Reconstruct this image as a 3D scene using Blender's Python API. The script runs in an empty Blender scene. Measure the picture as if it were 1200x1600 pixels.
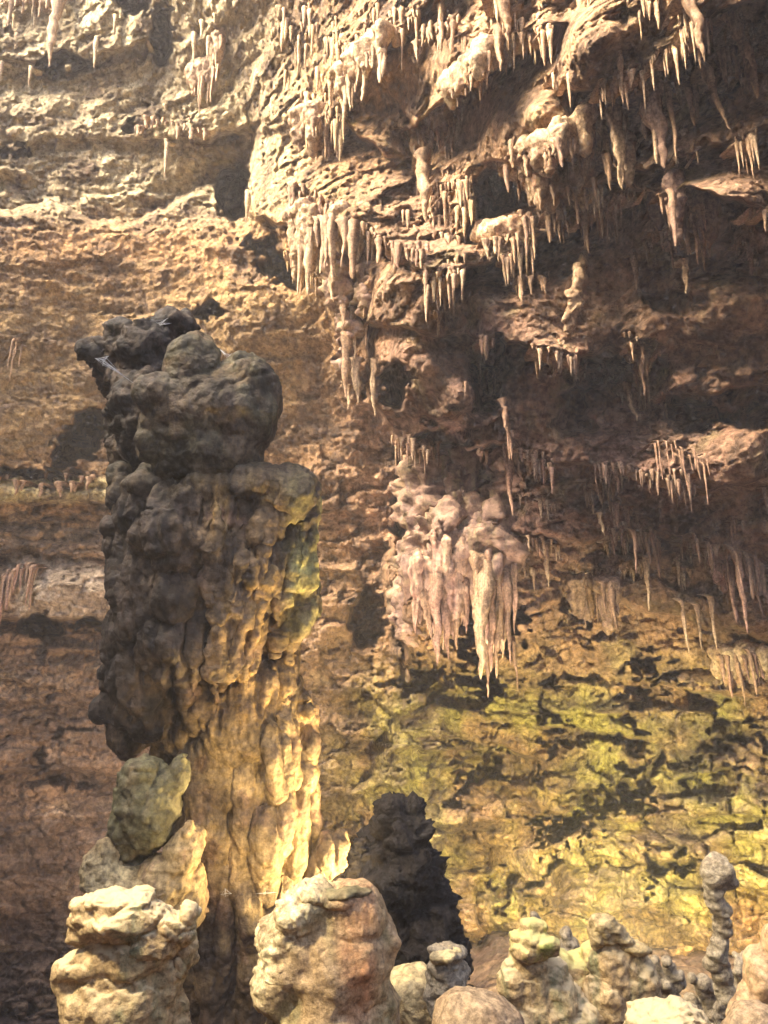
import bpy, math, random, time
import numpy as np
from mathutils import Vector
random.seed(4); RNG = np.random.RandomState(7)
scene = bpy.context.scene; COL = scene.collection
R = math.radians
T0 = time.time()

# ------------------------------------------------------------------ camera
FPX = 1244.0; PITCH = R(16); CAM = np.array([0.0, 0.0, 4.0])
FWD = np.array([0, math.cos(PITCH), math.sin(PITCH)]); UPV = np.array([0, -math.sin(PITCH), math.cos(PITCH)])
cd = bpy.data.cameras.new('camera'); cam = bpy.data.objects.new('camera', cd); COL.objects.link(cam)
cam.location = CAM; cam.rotation_euler = (R(90) + PITCH, 0, 0)
cd.sensor_fit = 'VERTICAL'; cd.sensor_height = 36; cd.lens = 36 * FPX / 1600; cd.clip_end = 500
scene.camera = cam

# ------------------------------------------------------------------ sky, sun, exposure
SUN_EL, SUN_AZ = R(42), R(-118)          # azimuth from +Y, clockwise: the sun stands up on the left, a little behind the camera
w = bpy.data.worlds.new('World'); scene.world = w; w.use_nodes = True
nt = w.node_tree; bg = nt.nodes['Background']; sk = nt.nodes.new('ShaderNodeTexSky')
sk.sky_type = 'NISHITA'; sk.sun_disc = False; sk.sun_elevation = SUN_EL; sk.sun_rotation = SUN_AZ; sk.dust_density = 6; sk.ozone_density = 1.2; sk.air_density = 0.8
nt.links.new(sk.outputs[0], bg.inputs[0]); bg.inputs[1].default_value = 0.15
sl = bpy.data.lights.new('sun', 'SUN'); so = bpy.data.objects.new('sun', sl); COL.objects.link(so)
sd = Vector((math.sin(SUN_AZ) * math.cos(SUN_EL), math.cos(SUN_AZ) * math.cos(SUN_EL), math.sin(SUN_EL)))
so.rotation_euler = sd.to_track_quat('Z', 'Y').to_euler(); so.location = (-10, -5, 20)
sl.energy = 3.2; sl.angle = R(32); sl.color = (1.0, 0.82, 0.52)
vs = scene.view_settings; vs.view_transform = 'Standard'; vs.look = 'None'; vs.gamma = 1; vs.use_curve_mapping = False
vs.exposure = 2.55
scene.cycles.use_denoising = True
scene.cycles.max_bounces = 6; scene.cycles.diffuse_bounces = 3; scene.cycles.glossy_bounces = 2
scene.cycles.caustics_reflective = False; scene.cycles.caustics_refractive = False

# ------------------------------------------------------------------ geometry helpers
def at(u, v, d):
    """world point seen at photo pixel u,v at forward distance d"""
    return CAM + d * (FWD + (u - 600) / FPX * np.array([1.0, 0, 0]) + (800 - v) / FPX * UPV)
def at_y(u, v, Y):
    r = FWD + (u - 600) / FPX * np.array([1.0, 0, 0]) + (800 - v) / FPX * UPV
    return CAM + r * (Y / r[1])

_perm = RNG.permutation(512).astype(np.int32); _perm = np.concatenate([_perm, _perm])
_g = RNG.normal(size=(512, 3)); _g /= np.linalg.norm(_g, axis=1)[:, None]; _g = _g.astype(np.float32)
_jit = RNG.rand(512, 3).astype(np.float32)
def _h(i, j, k):
    return _perm[_perm[_perm[i & 511] + (j & 511)] + (k & 511)]
def noise(p, seed=0):
    p = np.asarray(p, np.float32) + np.float32(seed * 17.31)
    i = np.floor(p).astype(np.int32); f = p - i
    s = f * f * f * (f * (f * 6 - 15) + 10)
    out = 0
    for a in (0, 1):
        wa = s[:, 0] if a else 1 - s[:, 0]
        for b in (0, 1):
            wb = wa * (s[:, 1] if b else 1 - s[:, 1])
            for c in (0, 1):
                g = _g[_h(i[:, 0] + a, i[:, 1] + b, i[:, 2] + c)]
                d = g[:, 0] * (f[:, 0] - a) + g[:, 1] * (f[:, 1] - b) + g[:, 2] * (f[:, 2] - c)
                out = out + wb * (s[:, 2] if c else 1 - s[:, 2]) * d
    return out * 1.6
def fbm(p, oct=4, seed=0, gain=0.5, ridged=False):
    p = np.asarray(p, np.float32); o = 0; a = 1.0; t = 0
    for k in range(oct):
        n = noise(p * (2.03 ** k), seed + k)
        if ridged: n = 1 - 2 * np.abs(n)
        o = o + a * n; t += a; a *= gain
    return o / t
def voronoi(p, seed=0):
    p = np.asarray(p, np.float32) + np.float32(seed * 9.7)
    i = np.floor(p).astype(np.int32); f = p - i
    F1 = np.full(len(p), 9, np.float32); F2 = F1.copy(); ID = np.zeros(len(p), np.int32)
    for a in (-1, 0, 1):
        for b in (-1, 0, 1):
            for c in (-1, 0, 1):
                h = _h(i[:, 0] + a, i[:, 1] + b, i[:, 2] + c)
                j = _jit[h]
                d = np.sqrt((j[:, 0] + a - f[:, 0]) ** 2 + (j[:, 1] + b - f[:, 1]) ** 2 + (j[:, 2] + c - f[:, 2]) ** 2)
                m = d < F1
                F2 = np.where(m, F1, np.minimum(F2, d)); ID = np.where(m, h, ID); F1 = np.where(m, d, F1)
    return F1, F2, _jit[ID, 0]
def facets(p, seed=0, k=1.0):
    """every cell of the rock is a flat face with its own height and tilt, as broken stone is"""
    p = np.asarray(p, np.float32) + np.float32(seed * 9.7)
    i = np.floor(p).astype(np.int32); f = p - i
    F1 = np.full(len(p), 9, np.float32); F2 = F1.copy(); ID = np.zeros(len(p), np.int32); DX = np.zeros((len(p), 3), np.float32)
    for a in (-1, 0, 1):
        for b in (-1, 0, 1):
            for c in (-1, 0, 1):
                h = _h(i[:, 0] + a, i[:, 1] + b, i[:, 2] + c); j = _jit[h]
                dx = f - j - np.array([a, b, c], np.float32)
                d = (dx ** 8).sum(1) ** .25; m = d < F1
                F2 = np.where(m, F1, np.minimum(F2, d)); ID = np.where(m, h, ID); DX = np.where(m[:, None], dx, DX); F1 = np.where(m, d, F1)
    return (_jit[ID, 0] - .5) + k * (DX * _g[ID]).sum(1), np.sqrt(F2) - np.sqrt(F1)
def sstep(a, b, x):
    t = np.clip((x - a) / (b - a), 0, 1); return t * t * (3 - 2 * t)

def tag(o, label=None, cat=None, group=None, kind=None):
    for k, x in (('label', label), ('category', cat), ('group', group), ('kind', kind)):
        if x: o[k] = x
    return o
def mesh_from(V, Fq, name, mat=None, smooth=True):
    me = bpy.data.meshes.new(name)
    V = np.asarray(V, np.float32); Fq = np.asarray(Fq, np.int32); k = Fq.shape[1]
    me.vertices.add(len(V)); me.vertices.foreach_set('co', V.ravel())
    me.loops.add(Fq.size); me.loops.foreach_set('vertex_index', Fq.ravel())
    me.polygons.add(len(Fq)); me.polygons.foreach_set('loop_start', np.arange(0, Fq.size, k, dtype=np.int32))
    me.update(calc_edges=True)
    if smooth: me.shade_smooth()
    if mat: me.materials.append(mat)
    return me
def link(name, me, parent=None, loc=None):
    o = bpy.data.objects.new(name, me); COL.objects.link(o)
    if parent: o.parent = parent
    if loc is not None: o.location = loc
    return o
def empty(name, loc, **k):
    o = bpy.data.objects.new(name, None); COL.objects.link(o); o.location = loc; o.empty_display_size = 0.2
    return tag(o, **k)
def color_attr(me, C):
    a = me.color_attributes.new('Col', 'FLOAT_COLOR', 'POINT')
    C4 = np.ones((len(C), 4), np.float32); C4[:, :3] = C; a.data.foreach_set('color', C4.ravel())

# ------------------------------------------------------------------ materials
def rock_mat(name, c1=None, c2=(0.1, 0.07, 0.045), c3=None, scale=1.0, streak=0.0, rough=0.85, bump=0.03, spec=0.25, fine=9.0, top=None, peb=0.5, pebs=13.0):
    """rock: two colours mixed by noise, a third in streaks that run down; c1=None takes the 'Col' attribute"""
    m = bpy.data.materials.new(name); m.use_nodes = True; n = m.node_tree.nodes; L = m.node_tree.links
    b = n['Principled BSDF']; b.inputs['Roughness'].default_value = rough; b.inputs['Specular IOR Level'].default_value = spec
    tc = n.new('ShaderNodeTexCoord'); src = tc.outputs['Object']
    def nz(sc, det=6, ro=0.6, vec=src, dist=0.0):
        t = n.new('ShaderNodeTexNoise'); t.inputs['Scale'].default_value = sc; t.inputs['Detail'].default_value = det
        t.inputs['Roughness'].default_value = ro; t.inputs['Distortion'].default_value = dist
        L.new(vec, t.inputs['Vector']); return t.outputs['Fac']
    def ramp(f, a, c, lo=(0, 0, 0, 1), hi=(1, 1, 1, 1)):
        r = n.new('ShaderNodeValToRGB'); r.color_ramp.elements[0].position = a; r.color_ramp.elements[1].position = c
        r.color_ramp.elements[0].color = lo; r.color_ramp.elements[1].color = hi; L.new(f, r.inputs[0]); return r.outputs[0]
    def mix(f, a, c, mode='MIX'):
        x = n.new('ShaderNodeMix'); x.data_type = 'RGBA'; x.blend_type = mode
        for s, val in ((x.inputs[0], f), (x.inputs[6], a), (x.inputs[7], c)):
            if hasattr(val, 'links'): L.new(val, s)
            elif isinstance(val, (int, float)): s.default_value = val
            else: s.default_value = (*val, 1)
        return x.outputs[2]
    if c1 is None:
        at_ = n.new('ShaderNodeAttribute'); at_.attribute_name = 'Col'; base = at_.outputs['Color']
    else: base = c1
    mp = n.new('ShaderNodeMapping'); mp.inputs['Scale'].default_value = (1, 1, 0.16); L.new(src, mp.inputs[0])
    f1 = ramp(nz(1.1 * scale, 8, 0.65, dist=0.6), 0.42, 0.66)
    col = mix(f1, base, c2)
    if c3 is not None:
        f2 = ramp(nz(2.3 * scale, 5, 0.6, mp.outputs[0]), 0.5, 0.68)
        col = mix(f2, col, c3)
    # mottling of light and dark minerals
    mot = ramp(nz(fine * scale, 8, 0.7), 0.33, 0.68, (0.38, 0.36, 0.35, 1), (1.45, 1.45, 1.42, 1))
    dk = ramp(nz(3.7 * scale, 9, 0.72, dist=1.2), 0.30, 0.46, (0.45, 0.42, 0.42, 1))
    col = mix(1.0, col, dk, 'MULTIPLY')
    col = mix(1.0, col, mot, 'MULTIPLY')
    if streak:
        st = ramp(nz(6 * scale, 4, 0.6, mp.outputs[0]), 0.35, 0.62, (1 - streak,) * 3 + (1,), (1.15,) * 3 + (1,))
        col = mix(1.0, col, st, 'MULTIPLY')
    if top is not None:     # paler colour where the surface faces up, broken by noise
        g = n.new('ShaderNodeNewGeometry'); sx = n.new('ShaderNodeSeparateXYZ'); L.new(g.outputs['Normal'], sx.inputs[0])
        ad = n.new('ShaderNodeMath'); ad.operation = 'ADD'; L.new(sx.outputs[2], ad.inputs[0])
        mm = n.new('ShaderNodeMath'); mm.operation = 'MULTIPLY'; mm.inputs[1].default_value = 0.6; L.new(nz(4 * scale), mm.inputs[0]); L.new(mm.outputs[0], ad.inputs[1])
        col = mix(ramp(ad.outputs[0], 0.55, 0.95), col, top)
    L.new(col, b.inputs['Base Color'])
    n1 = nz(5 * scale, 8, 0.68); n2 = nz(28 * scale, 5, 0.65)
    ma = n.new('ShaderNodeMath'); ma.operation = 'MULTIPLY_ADD'; L.new(n2, ma.inputs[0]); ma.inputs[1].default_value = 0.3; L.new(n1, ma.inputs[2])
    vo = n.new('ShaderNodeTexVoronoi'); vo.inputs['Scale'].default_value = pebs * scale / 1.5; L.new(src, vo.inputs['Vector'])
    mv = n.new('ShaderNodeMath'); mv.operation = 'MULTIPLY_ADD'; L.new(vo.outputs['Distance'], mv.inputs[0]); mv.inputs[1].default_value = -peb; L.new(ma.outputs[0], mv.inputs[2]); ma = mv
    bp = n.new('ShaderNodeBump'); bp.inputs['Strength'].default_value = 1.0; bp.inputs['Distance'].default_value = bump
    L.new(ma.outputs[0], bp.inputs['Height']); L.new(bp.outputs[0], b.inputs['Normal'])
    return m

M_wall = rock_mat('cave rock', None, (0.13, 0.085, 0.06), None, scale=1.0, streak=0.25, bump=0.12)
M_floor = rock_mat('floor rock', (0.16, 0.10, 0.07), (0.07, 0.05, 0.04), bump=0.08)
M_stal = rock_mat('calcite', (0.55, 0.42, 0.28), (0.33, 0.22, 0.14), (0.42, 0.24, 0.15), scale=2.0, streak=0.35, bump=0.02, rough=0.7)
M_pale = rock_mat('pale calcite', (0.44, 0.31, 0.20), (0.28, 0.185, 0.12), scale=2.0, streak=0.3, bump=0.02, rough=0.65)
M_pink = rock_mat('pink calcite', (0.62, 0.42, 0.34), (0.40, 0.24, 0.2), (0.5, 0.27, 0.2), scale=2.0, streak=0.35, bump=0.02, rough=0.7)
M_drap = rock_mat('drapery rock', (0.38, 0.25, 0.19), (0.17, 0.11, 0.10), (0.34, 0.26, 0.16), scale=2.2, bump=0.03, rough=.75, fine=2.5, peb=.1)
M_drap2 = rock_mat('drapery pipes', (0.56, 0.38, 0.26), (0.34, 0.22, 0.17), (0.40, 0.22, 0.18), scale=2.2, streak=.45, bump=0.015, rough=.7, fine=2.5, peb=.1)
M_dkst = rock_mat('brown calcite', (0.30, 0.20, 0.15), (0.18, 0.11, 0.10), scale=2.0, streak=0.35, bump=0.02, rough=0.75)

# ------------------------------------------------------------------ the cave wall: a rough surface with ledges, cavities and bulges
CP = [(-500,1700,15.5),(-500,1200,17),(-500,800,18),(-500,300,19),(-500,-300,20),(0,1650,15.5),(0,1200,17.5),(0,800,18.5),(0,400,19.3),(0,0,21.5),
 (0,-400,20),(300,1650,16),(300,1350,17.5),(300,1000,18.5),(300,600,19.3),(300,360,19.5),(300,150,20),(300,-50,18.5),(300,-400,16),(520,1650,16),(520,1350,17.5),(520,1100,18.2),
 (520,850,18.6),(490,650,18.8),(470,300,16.8),(560,400,15.2),(640,600,15.3),(560,200,16),(560,0,15.6),(700,800,15.8),(700,950,15.2),(700,1120,17.2),
 (700,1300,16.8),(700,1500,16.2),(700,1650,15.6),(800,1300,16.4),(700,300,14.2),(700,0,13.4),(600,-400,12.5),(900,0,11.6),(900,300,12.6),(900,600,13.8),
 (900,900,15),(900,1100,15.9),(900,1300,15.6),(900,1500,14.9),(900,1650,14),(1100,0,9.8),(1100,300,11.2),(1100,600,12.6),(1100,900,13.8),(1100,1100,14.7),
 (1100,1300,14.6),(1100,1500,13.9),(1100,1650,13),(1100,-400,7.6),(1700,-400,6),(1700,200,8),(1700,800,10),(1700,1300,11),(1700,1700,9.5)]
cp = np.array(CP, float); q = cp[:, :2] / 1000
def _tps(r2): return 0.5 * r2 * np.log(r2 + 1e-9)
_n = len(cp); K = _tps(((q[:, None] - q[None]) ** 2).sum(-1)) + 1e-3 * np.eye(_n)
A = np.zeros((_n + 3, _n + 3)); A[:_n, :_n] = K; A[:_n, _n] = 1; A[:_n, _n + 1:] = q; A[_n, :_n] = 1; A[_n + 1:, :_n] = q.T
_w = np.linalg.solve(A, np.r_[cp[:, 2], 0, 0, 0])
def base_depth(u, v):
    u = u / 1000; v = v / 1000; o = _w[_n] + _w[_n + 1] * u + _w[_n + 2] * v
    for k in range(_n): o = o + _w[k] * _tps((u - q[k, 0]) ** 2 + (v - q[k, 1]) ** 2)
    return o
us = np.concatenate([np.linspace(-460, -30, 60)[:-1], np.arange(-30, 1231, 2.2), np.linspace(1232, 1640, 60)[1:]])
vsx = np.concatenate([np.linspace(-380, -30, 50)[:-1], np.arange(-30, 1631, 2.2), np.linspace(1632, 1680, 8)[1:]])
NU, NV = len(us), len(vsx)
U, V = [a.ravel() for a in np.meshgrid(us, vsx)]
D = base_depth(U, V)
def world(U, V, D):
    P = np.empty((len(U), 3), np.float32)
    a = (U - 600) / FPX; b = (800 - V) / FPX
    P[:, 0] = CAM[0] + D * a; P[:, 1] = CAM[1] + D * (FWD[1] + b * UPV[1]); P[:, 2] = CAM[2] + D * (FWD[2] + b * UPV[2])
    return P
uv3 = np.stack([U, V, 0 * U], 1)
wu = fbm(uv3 / 60, 3, 1) * 26; wv = fbm(uv3 / 60, 3, 5) * 26
wu2 = fbm(uv3 / 16, 2, 11) * 7; wv2 = fbm(uv3 / 16, 2, 15) * 7
Uw = U + wu + wu2; Vw = V + wv + wv2
_h1, _ = facets(uv3 / np.array([26, 18, 9.]), 2, 1.0); _h2, _ = facets(uv3 / np.array([26, 18, 9.]) + 50, 6, 1.0)
blk_ = 8 + 14 * sstep(560, 660, U) * sstep(900, 1050, V); Uw = Uw + blk_ * 1.3 * _h1; Vw = Vw + blk_ * _h2
def ell(cu, cv, ru, rv, rot=0, soft=0.35, warp=True):
    x, y = ((Uw if warp else U) - cu), ((Vw if warp else V) - cv)
    c, s = math.cos(R(rot)), math.sin(R(rot)); x, y = c * x + s * y, -s * x + c * y
    return 1 - sstep(1 - soft, 1 + soft, np.sqrt((x / ru) ** 2 + (y / rv) ** 2))
def gau(cu, cv, ru, rv, rot=0):
    x, y = U - cu, V - cv
    c, s = math.cos(R(rot)), math.sin(R(rot)); x, y = c * x + s * y, -s * x + c * y
    return np.exp(-((x / ru) ** 2 + (y / rv) ** 2))
def lip(pts, A=0.5, B=0.6, up=70, down=110, fade=40, warp=1.0):
    """an overhanging ledge along a line: swells out down to the line, then steps back under it"""
    p = np.array(pts, float)
    vl = np.interp(U + 0.3 * wu, p[:, 0], p[:, 1]) + warp * (wv * 0.7 + wv2 * 0.7)
    m = sstep(p[0, 0] - fade, p[0, 0] + fade * .3, U) * (1 - sstep(p[-1, 0] - fade * .3, p[-1, 0] + fade, U))
    t = V - vl
    a = np.where(t < 0, np.exp(t / up), 0); b = np.where(t >= 0, np.exp(-t / down), 0)
    k = sstep(-4, 7, t)
    return m * (-(1 - k) * A * np.exp(np.minimum(t, 0) / up) + k * B * np.exp(-np.maximum(t, 0) / down))
# the border where the hanging mass stands in front of the rear wall
bu = np.interp(Vw, [-400, 0, 120, 250, 330, 390, 450, 560, 640, 720, 780, 900, 1050, 1090], [300, 420, 430, 388, 392, 450, 505, 545, 590, 640, 640, 600, 640, 700])
mass = sstep(-9, 9, U + 0.5 * wu2 - bu) * (1 - sstep(1060, 1110, Vw))
D += (1 - mass) * 1.3 * sstep(-170, 0, U - bu) * sstep(120, 260, V) * (1 - sstep(1000, 1120, V))
D -= mass * 0.5 * np.exp(-(U - bu).clip(0, 999) / 60) * sstep(120, 260, V)
# shelf at the upper left: above it the wall stands back, its top catches the daylight
vs_ = np.interp(U, [-500, 0, 80, 140, 210, 300, 380, 420], [335, 335, 320, 350, 352, 300, 275, 260]) + wv * 0.35 + wv2 * .6
D += 0.8 * (1 - sstep(-9, 7, V - vs_ + .8 * wu2)) * np.exp(np.minimum(V - vs_, 0) / 160) * (1 - sstep(380, 440, U))
# ledges (lines in photo pixels of the rock face)
for a in [([(330, 210), (400, 190)], .3, .4, 50, 60), ([(0, 95), (120, 105), (230, 60)], .5, .5, 80, 60),
          ([(60, 215), (230, 215), (420, 205)], .25, .25, 60, 60), ([(-400, 787), (0, 785), (110, 782), (215, 787)], .35, .45, 50, 40, 40, .4),
          ([(-200, 965), (40, 965), (165, 968), (260, 960)], .45, 1.1, 60, 30, 40, .35), ([(-100, 1090), (200, 1100), (330, 1090)], .2, .25, 50, 40),
          ([(-100, 1215), (60, 1205), (200, 1215)], .3, .5, 60, 40), ([(-100, 860), (180, 868)], .15, .2, 40, 30), ([(-100, 800), (180, 805)], .15, .2, 30, 30),
          # upper right tiers
          ([(560, 105), (640, 30), (700, -30)], .5, .7, 60, 60), ([(520, 60), (575, 95), (620, 150), (650, 200)], .25, .3, 50, 50),
          ([(470, 190), (540, 185), (600, 240)], .5, .6, 60, 60), ([(450, 340), (560, 345), (640, 420), (720, 420)], .5, .6, 60, 60),
          ([(640, 200), (700, 160), (790, 60), (860, 40)], 0.75, 0.95, 70, 90), ([(780, 245), (860, 235), (930, 190)], 0.84, 1.36, 60, 70),
          ([(900, 140), (960, 120), (1030, 85), (1120, 20), (1300, -40)], 0.80, 0.95, 60, 130), ([(700, 330), (780, 290), (860, 310)], .3, .7, 50, 60),
          ([(840, 300), (930, 290), (1010, 270), (1100, 230), (1300, 170)], .5, .6, 90, 70),
          ([(700, 430), (780, 400), (870, 350), (960, 312), (1080, 290), (1210, 330), (1400, 330)], 0.85, 1.25, 110, 120),
          ([(560, 500), (640, 515), (700, 520), (760, 530)], .3, .4, 60, 60), ([(760, 540), (830, 535), (900, 560), (950, 540), (1020, 560)], 0.70, 1.19, 90, 80),
          ([(1000, 600), (1100, 620), (1220, 590), (1400, 560)], .4, .45, 110, 90), ([(590, 640), (640, 700), (780, 690)], 0.56, 1.36, 80, 80),
          ([(780, 690), (860, 720), (980, 730), (1100, 760), (1300, 740)], .35, .6, 80, 70), ([(800, 830), (900, 850), (1000, 830), (1200, 870), (1400, 860)], .35, .5, 80, 70),
          ([(800, 960), (900, 930), (1050, 960), (1200, 1000)], .25, .45, 70, 60), ([(1000, 1060), (1100, 1080), (1250, 1090)], .35, .5, 60, 60),
          ([(650, 1170), (740, 1168), (820, 1180)], .25, .35, 60, 50), ([(820, 1130), (880, 1135), (980, 1150)], .2, .3, 40, 40),
          ([(700, 1300), (820, 1280), (930, 1270), (1010, 1280), (1100, 1270)], .2, .3, 50, 40), ([(980, 1350), (1060, 1345), (1120, 1350)], .2, .3, 40, 30)]:
    a = list(a); a[2] *= .75 if a[0][0][0] >= 780 and len(a) > 2 else 1; D += lip(*a)
# cavities
for cu, cv, ru, rv, rot, dep in [(365,300,22,42,0,3.5),(412,386,30,10,10,2.5),(445,415,34,26,20,3),(205,8,26,22,0,2),(257,48,18,36,0,2.2),(95,100,42,14,-15,1.5),
    (15,241,20,8,0,1.6),(202,205,9,10,0,1),(150,665,34,22,-20,2.4),(112,702,40,20,-35,2.4),(60,742,70,8,0,1.4),(322,487,32,9,0,1.0),(745,345,18,36,0,3.2),
    (790,300,38,26,0,2.6),(768,580,26,60,15,2.6),(925,585,38,24,0,2.2),(1005,560,34,26,0,1.6),(728,990,24,40,0,2),(660,1062,30,20,0,1.8),(742,1062,24,26,0,1.6),(798,985,16,40,0,1.8),
    (640,790,26,70,0,1.4),(565,590,14,26,0,1.2),(740,1198,36,30,0,1.5),(722,1230,16,30,0,1.1),(862,1142,34,14,0,1.1),(850,1190,10,26,0,.9),(965,1150,14,26,0,1.2),(1000,1090,30,20,0,1.1),
    (1005,1210,20,44,30,1.5),(990,1255,18,20,0,1.2),(935,1262,34,20,-15,1.4),(885,1275,30,13,0,1.3),(850,1290,16,10,0,1.1),(893,1300,22,14,0,1.1),(857,1350,8,36,10,.9),(925,1330,7,16,0,.7),
    (1028,1354,20,15,0,1.3),(1078,1354,26,12,0,1.3),(838,1385,10,18,0,.8),(790,1400,16,24,0,.8),(1010,1385,10,9,0,.7),(1040,1050,36,14,0,1.2),(1150,1150,44,20,-15,1.1),(1120,1220,30,30,0,.8),
    (65,985,34,18,0,1.4),(140,975,22,8,0,1),(110,1215,60,12,0,1),(60,1190,14,16,0,.8),(900,650,30,40,0,1.2),(1110,640,50,10,10,1.2),(1080,650,40,30,0,1.0),(1190,640,40,20,0,1.2),(900,930,30,50,0,1),(985,850,40,20,0,1),
    (1160,60,60,40,20,1.2),(1090,120,60,26,20,1.2),(980,300,24,20,0,.9),(570,960,26,40,0,.9),(620,600,26,40,0,.8),(540,1330,30,50,0,.8),(700,680,40,40,0,.7),(1050,470,40,20,0,.9)]:
    D += ((1.5 * dep + .5) if cv < 1080 and cu < 820 else dep * .75) * ell(cu, cv, ru, rv, rot, .25)
# bulges
for cu, cv, ru, rv, rot, a in [(640,560,60,80,0,.9),(850,560,70,50,-20,.8),(840,480,90,40,-30,.6),(1130,480,120,60,-10,.8),(1100,330,120,60,-15,.8),(830,170,60,40,-30,.7),(930,60,90,50,-35,1.0),
    (600,90,40,60,0,.6),(690,90,60,70,0,.6),(850,640,90,90,0,.7),(1040,720,120,60,0,.6),(300,230,50,50,0,.5),(120,690,40,30,0,.0),(100,920,90,40,0,.4),(1170,700,60,90,30,.6),(740,470,60,40,0,.6),
    (650,440,60,50,0,.8),(530,110,40,60,0,.5),(640,960,30,60,0,.7),(900,1400,140,60,0,.3),(1000,1330,120,30,0,.4),(620,1200,30,120,0,.5),(720,620,50,70,0,.9)]:
    D -= 1.4 * a * gau(cu, cv, ru, rv, rot)
P0 = world(U, V, D)
right = sstep(470, 640, U); low = sstep(980, 1120, V)
blocky = right * low * (1 - sstep(1430, 1500, V))
wp = P0 + 0.16 * np.stack([fbm(P0 * 0.8, 2, 21), fbm(P0 * 0.8, 2, 25), fbm(P0 * 0.8, 2, 29)], 1)
smoothz = (1 - right) * sstep(330, 380, V) * (1 - sstep(680, 760, V)); lowl = (1 - right) * sstep(690, 780, V)
boulder = np.zeros(len(U))
for cu, cv, ru, rv, rot in [(595,95,34,55,0),(725,175,55,50,0),(850,165,85,42,-25),(690,100,30,40,0),(905,50,60,34,-35),(1120,285,110,50,-8),(950,455,130,55,-5),(640,565,58,90,0),(860,640,70,60,0),(1120,500,120,50,-8),
        (1140,730,60,90,20),(425,335,38,60,0),(700,640,50,60,0),(985,260,60,30,-15),(1000,55,70,30,-35),(840,500,70,34,-20)]:
    boulder = np.maximum(boulder, ell(cu, cv, ru, rv, rot, .45))
boulder = np.maximum(boulder, .8 * sstep(10, 34, U) * (1 - sstep(200, 230, U)) * sstep(860, 890, V) * (1 - sstep(955, 970, V)))
keep = 1 - .72 * boulder
d = -0.40 * fbm(P0 * np.array([0.45, 0.45, 0.6]), 3, 31)
h1, e1 = facets(wp * np.array([0.9, 0.6, 1.5]), 3, 1.3)
d += (0.24 + 0.26 * blocky) * h1 * (1 - .5 * smoothz) * (.5 + .5 * right + .45 * lowl) * keep + 0.07 * (1 - sstep(0, 0.08, e1)) * (0.2 + 0.9 * blocky)
h2, e2 = facets(wp * np.array([2.3, 1.4, 3.4]), 8, 1.4)
d += (0.12 + 0.05 * blocky) * h2 * (1 - .5 * smoothz) * (.5 + .5 * right + .45 * lowl) * keep + 0.04 * (1 - sstep(0, 0.1, e2)) * blocky
wp2 = P0 + 0.08 * np.stack([noise(P0 * 3, 22), noise(P0 * 3, 26), noise(P0 * 3, 30)], 1)
h3, e3 = facets(wp2 * np.array([5.5, 3.5, 7.5]), 5, 1.4)
d += 0.055 * h3 * (1 - .4 * smoothz) * (.4 + .6 * keep)
# bedding: layers stepping out and back down the wall
z = P0[:, 2] * 1.35 + 0.5 * fbm(P0 * np.array([.3, .3, .9]), 3, 41) + 0.12 * h2
fz = z - np.floor(z); strata = np.where(fz < 0.85, 1 - fz / 0.85, (fz - 0.85) / 0.15)
hz = _jit[(np.floor(z).astype(int)) & 511, 1]
d += (0.08 + 0.26 * hz) * (1 + .5 * lowl) * (strata - 0.5) * keep * (1 - 0.6 * mass) * (1 - .35 * smoothz) * (0.1 + 1.2 * sstep(-.15, .45, fbm(P0 * np.array([.35, .35, .9]), 3, 45)))
z2 = P0[:, 2] * 3.1 + 1.1 * fbm(P0 * np.array([.4, .4, 1.4]), 3, 43) + .35 * h1; f2 = z2 - np.floor(z2); hz2 = _jit[(np.floor(z2).astype(int)) & 511, 2]
d += (0.03 + 0.11 * hz2) * (np.where(f2 < .8, 1 - f2 / .8, (f2 - .8) / .2) - .5) * (1 - mass) * np.maximum(sstep(-.05, .45, fbm(P0 * np.array([.5, .5, 1.2]), 3, 47)), .8 * lowl) * (1 - .6 * smoothz)
# drip flutes running down the hanging rock
fl = fbm(P0 * np.array([3.2, 3.2, 0.35]), 3, 51, ridged=True)
flw = np.clip(0.15 + 0.9 * mass * sstep(-.2, .4, fbm(P0 * 0.5, 2, 55)) + 0.5 * (1 - right) * (1 - sstep(180, 330, V)), 0, 1)
d -= 0.13 * flw * (fl - 0.2) * keep * sstep(-150, 150, V)
d -= 0.10 * fbm(P0 * 2.2, 4, 61, gain=.55) * (.55 + .45 * right + .45 * lowl) * (1 - .5 * blocky)
d -= 0.05 * fbm(P0 * 6.5, 3, 71, gain=.6)
F1c, F2c, _c = voronoi(P0 * np.array([3.2, 3.2, 3.0]), 12)
d += 0.10 * mass * (F1c - 0.4) * keep                                     # knobbly crust on the hanging rock
D2 = D + d
WALL = world(U, V, D2)
Dg = D2.reshape(NV, NU)
def wall_depth(u, v):
    i = np.clip(np.searchsorted(us, u) - 1, 0, NU - 2); j = np.clip(np.searchsorted(vsx, v) - 1, 0, NV - 2)
    return float(Dg[j:j + 2, i:i + 2].mean())
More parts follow.
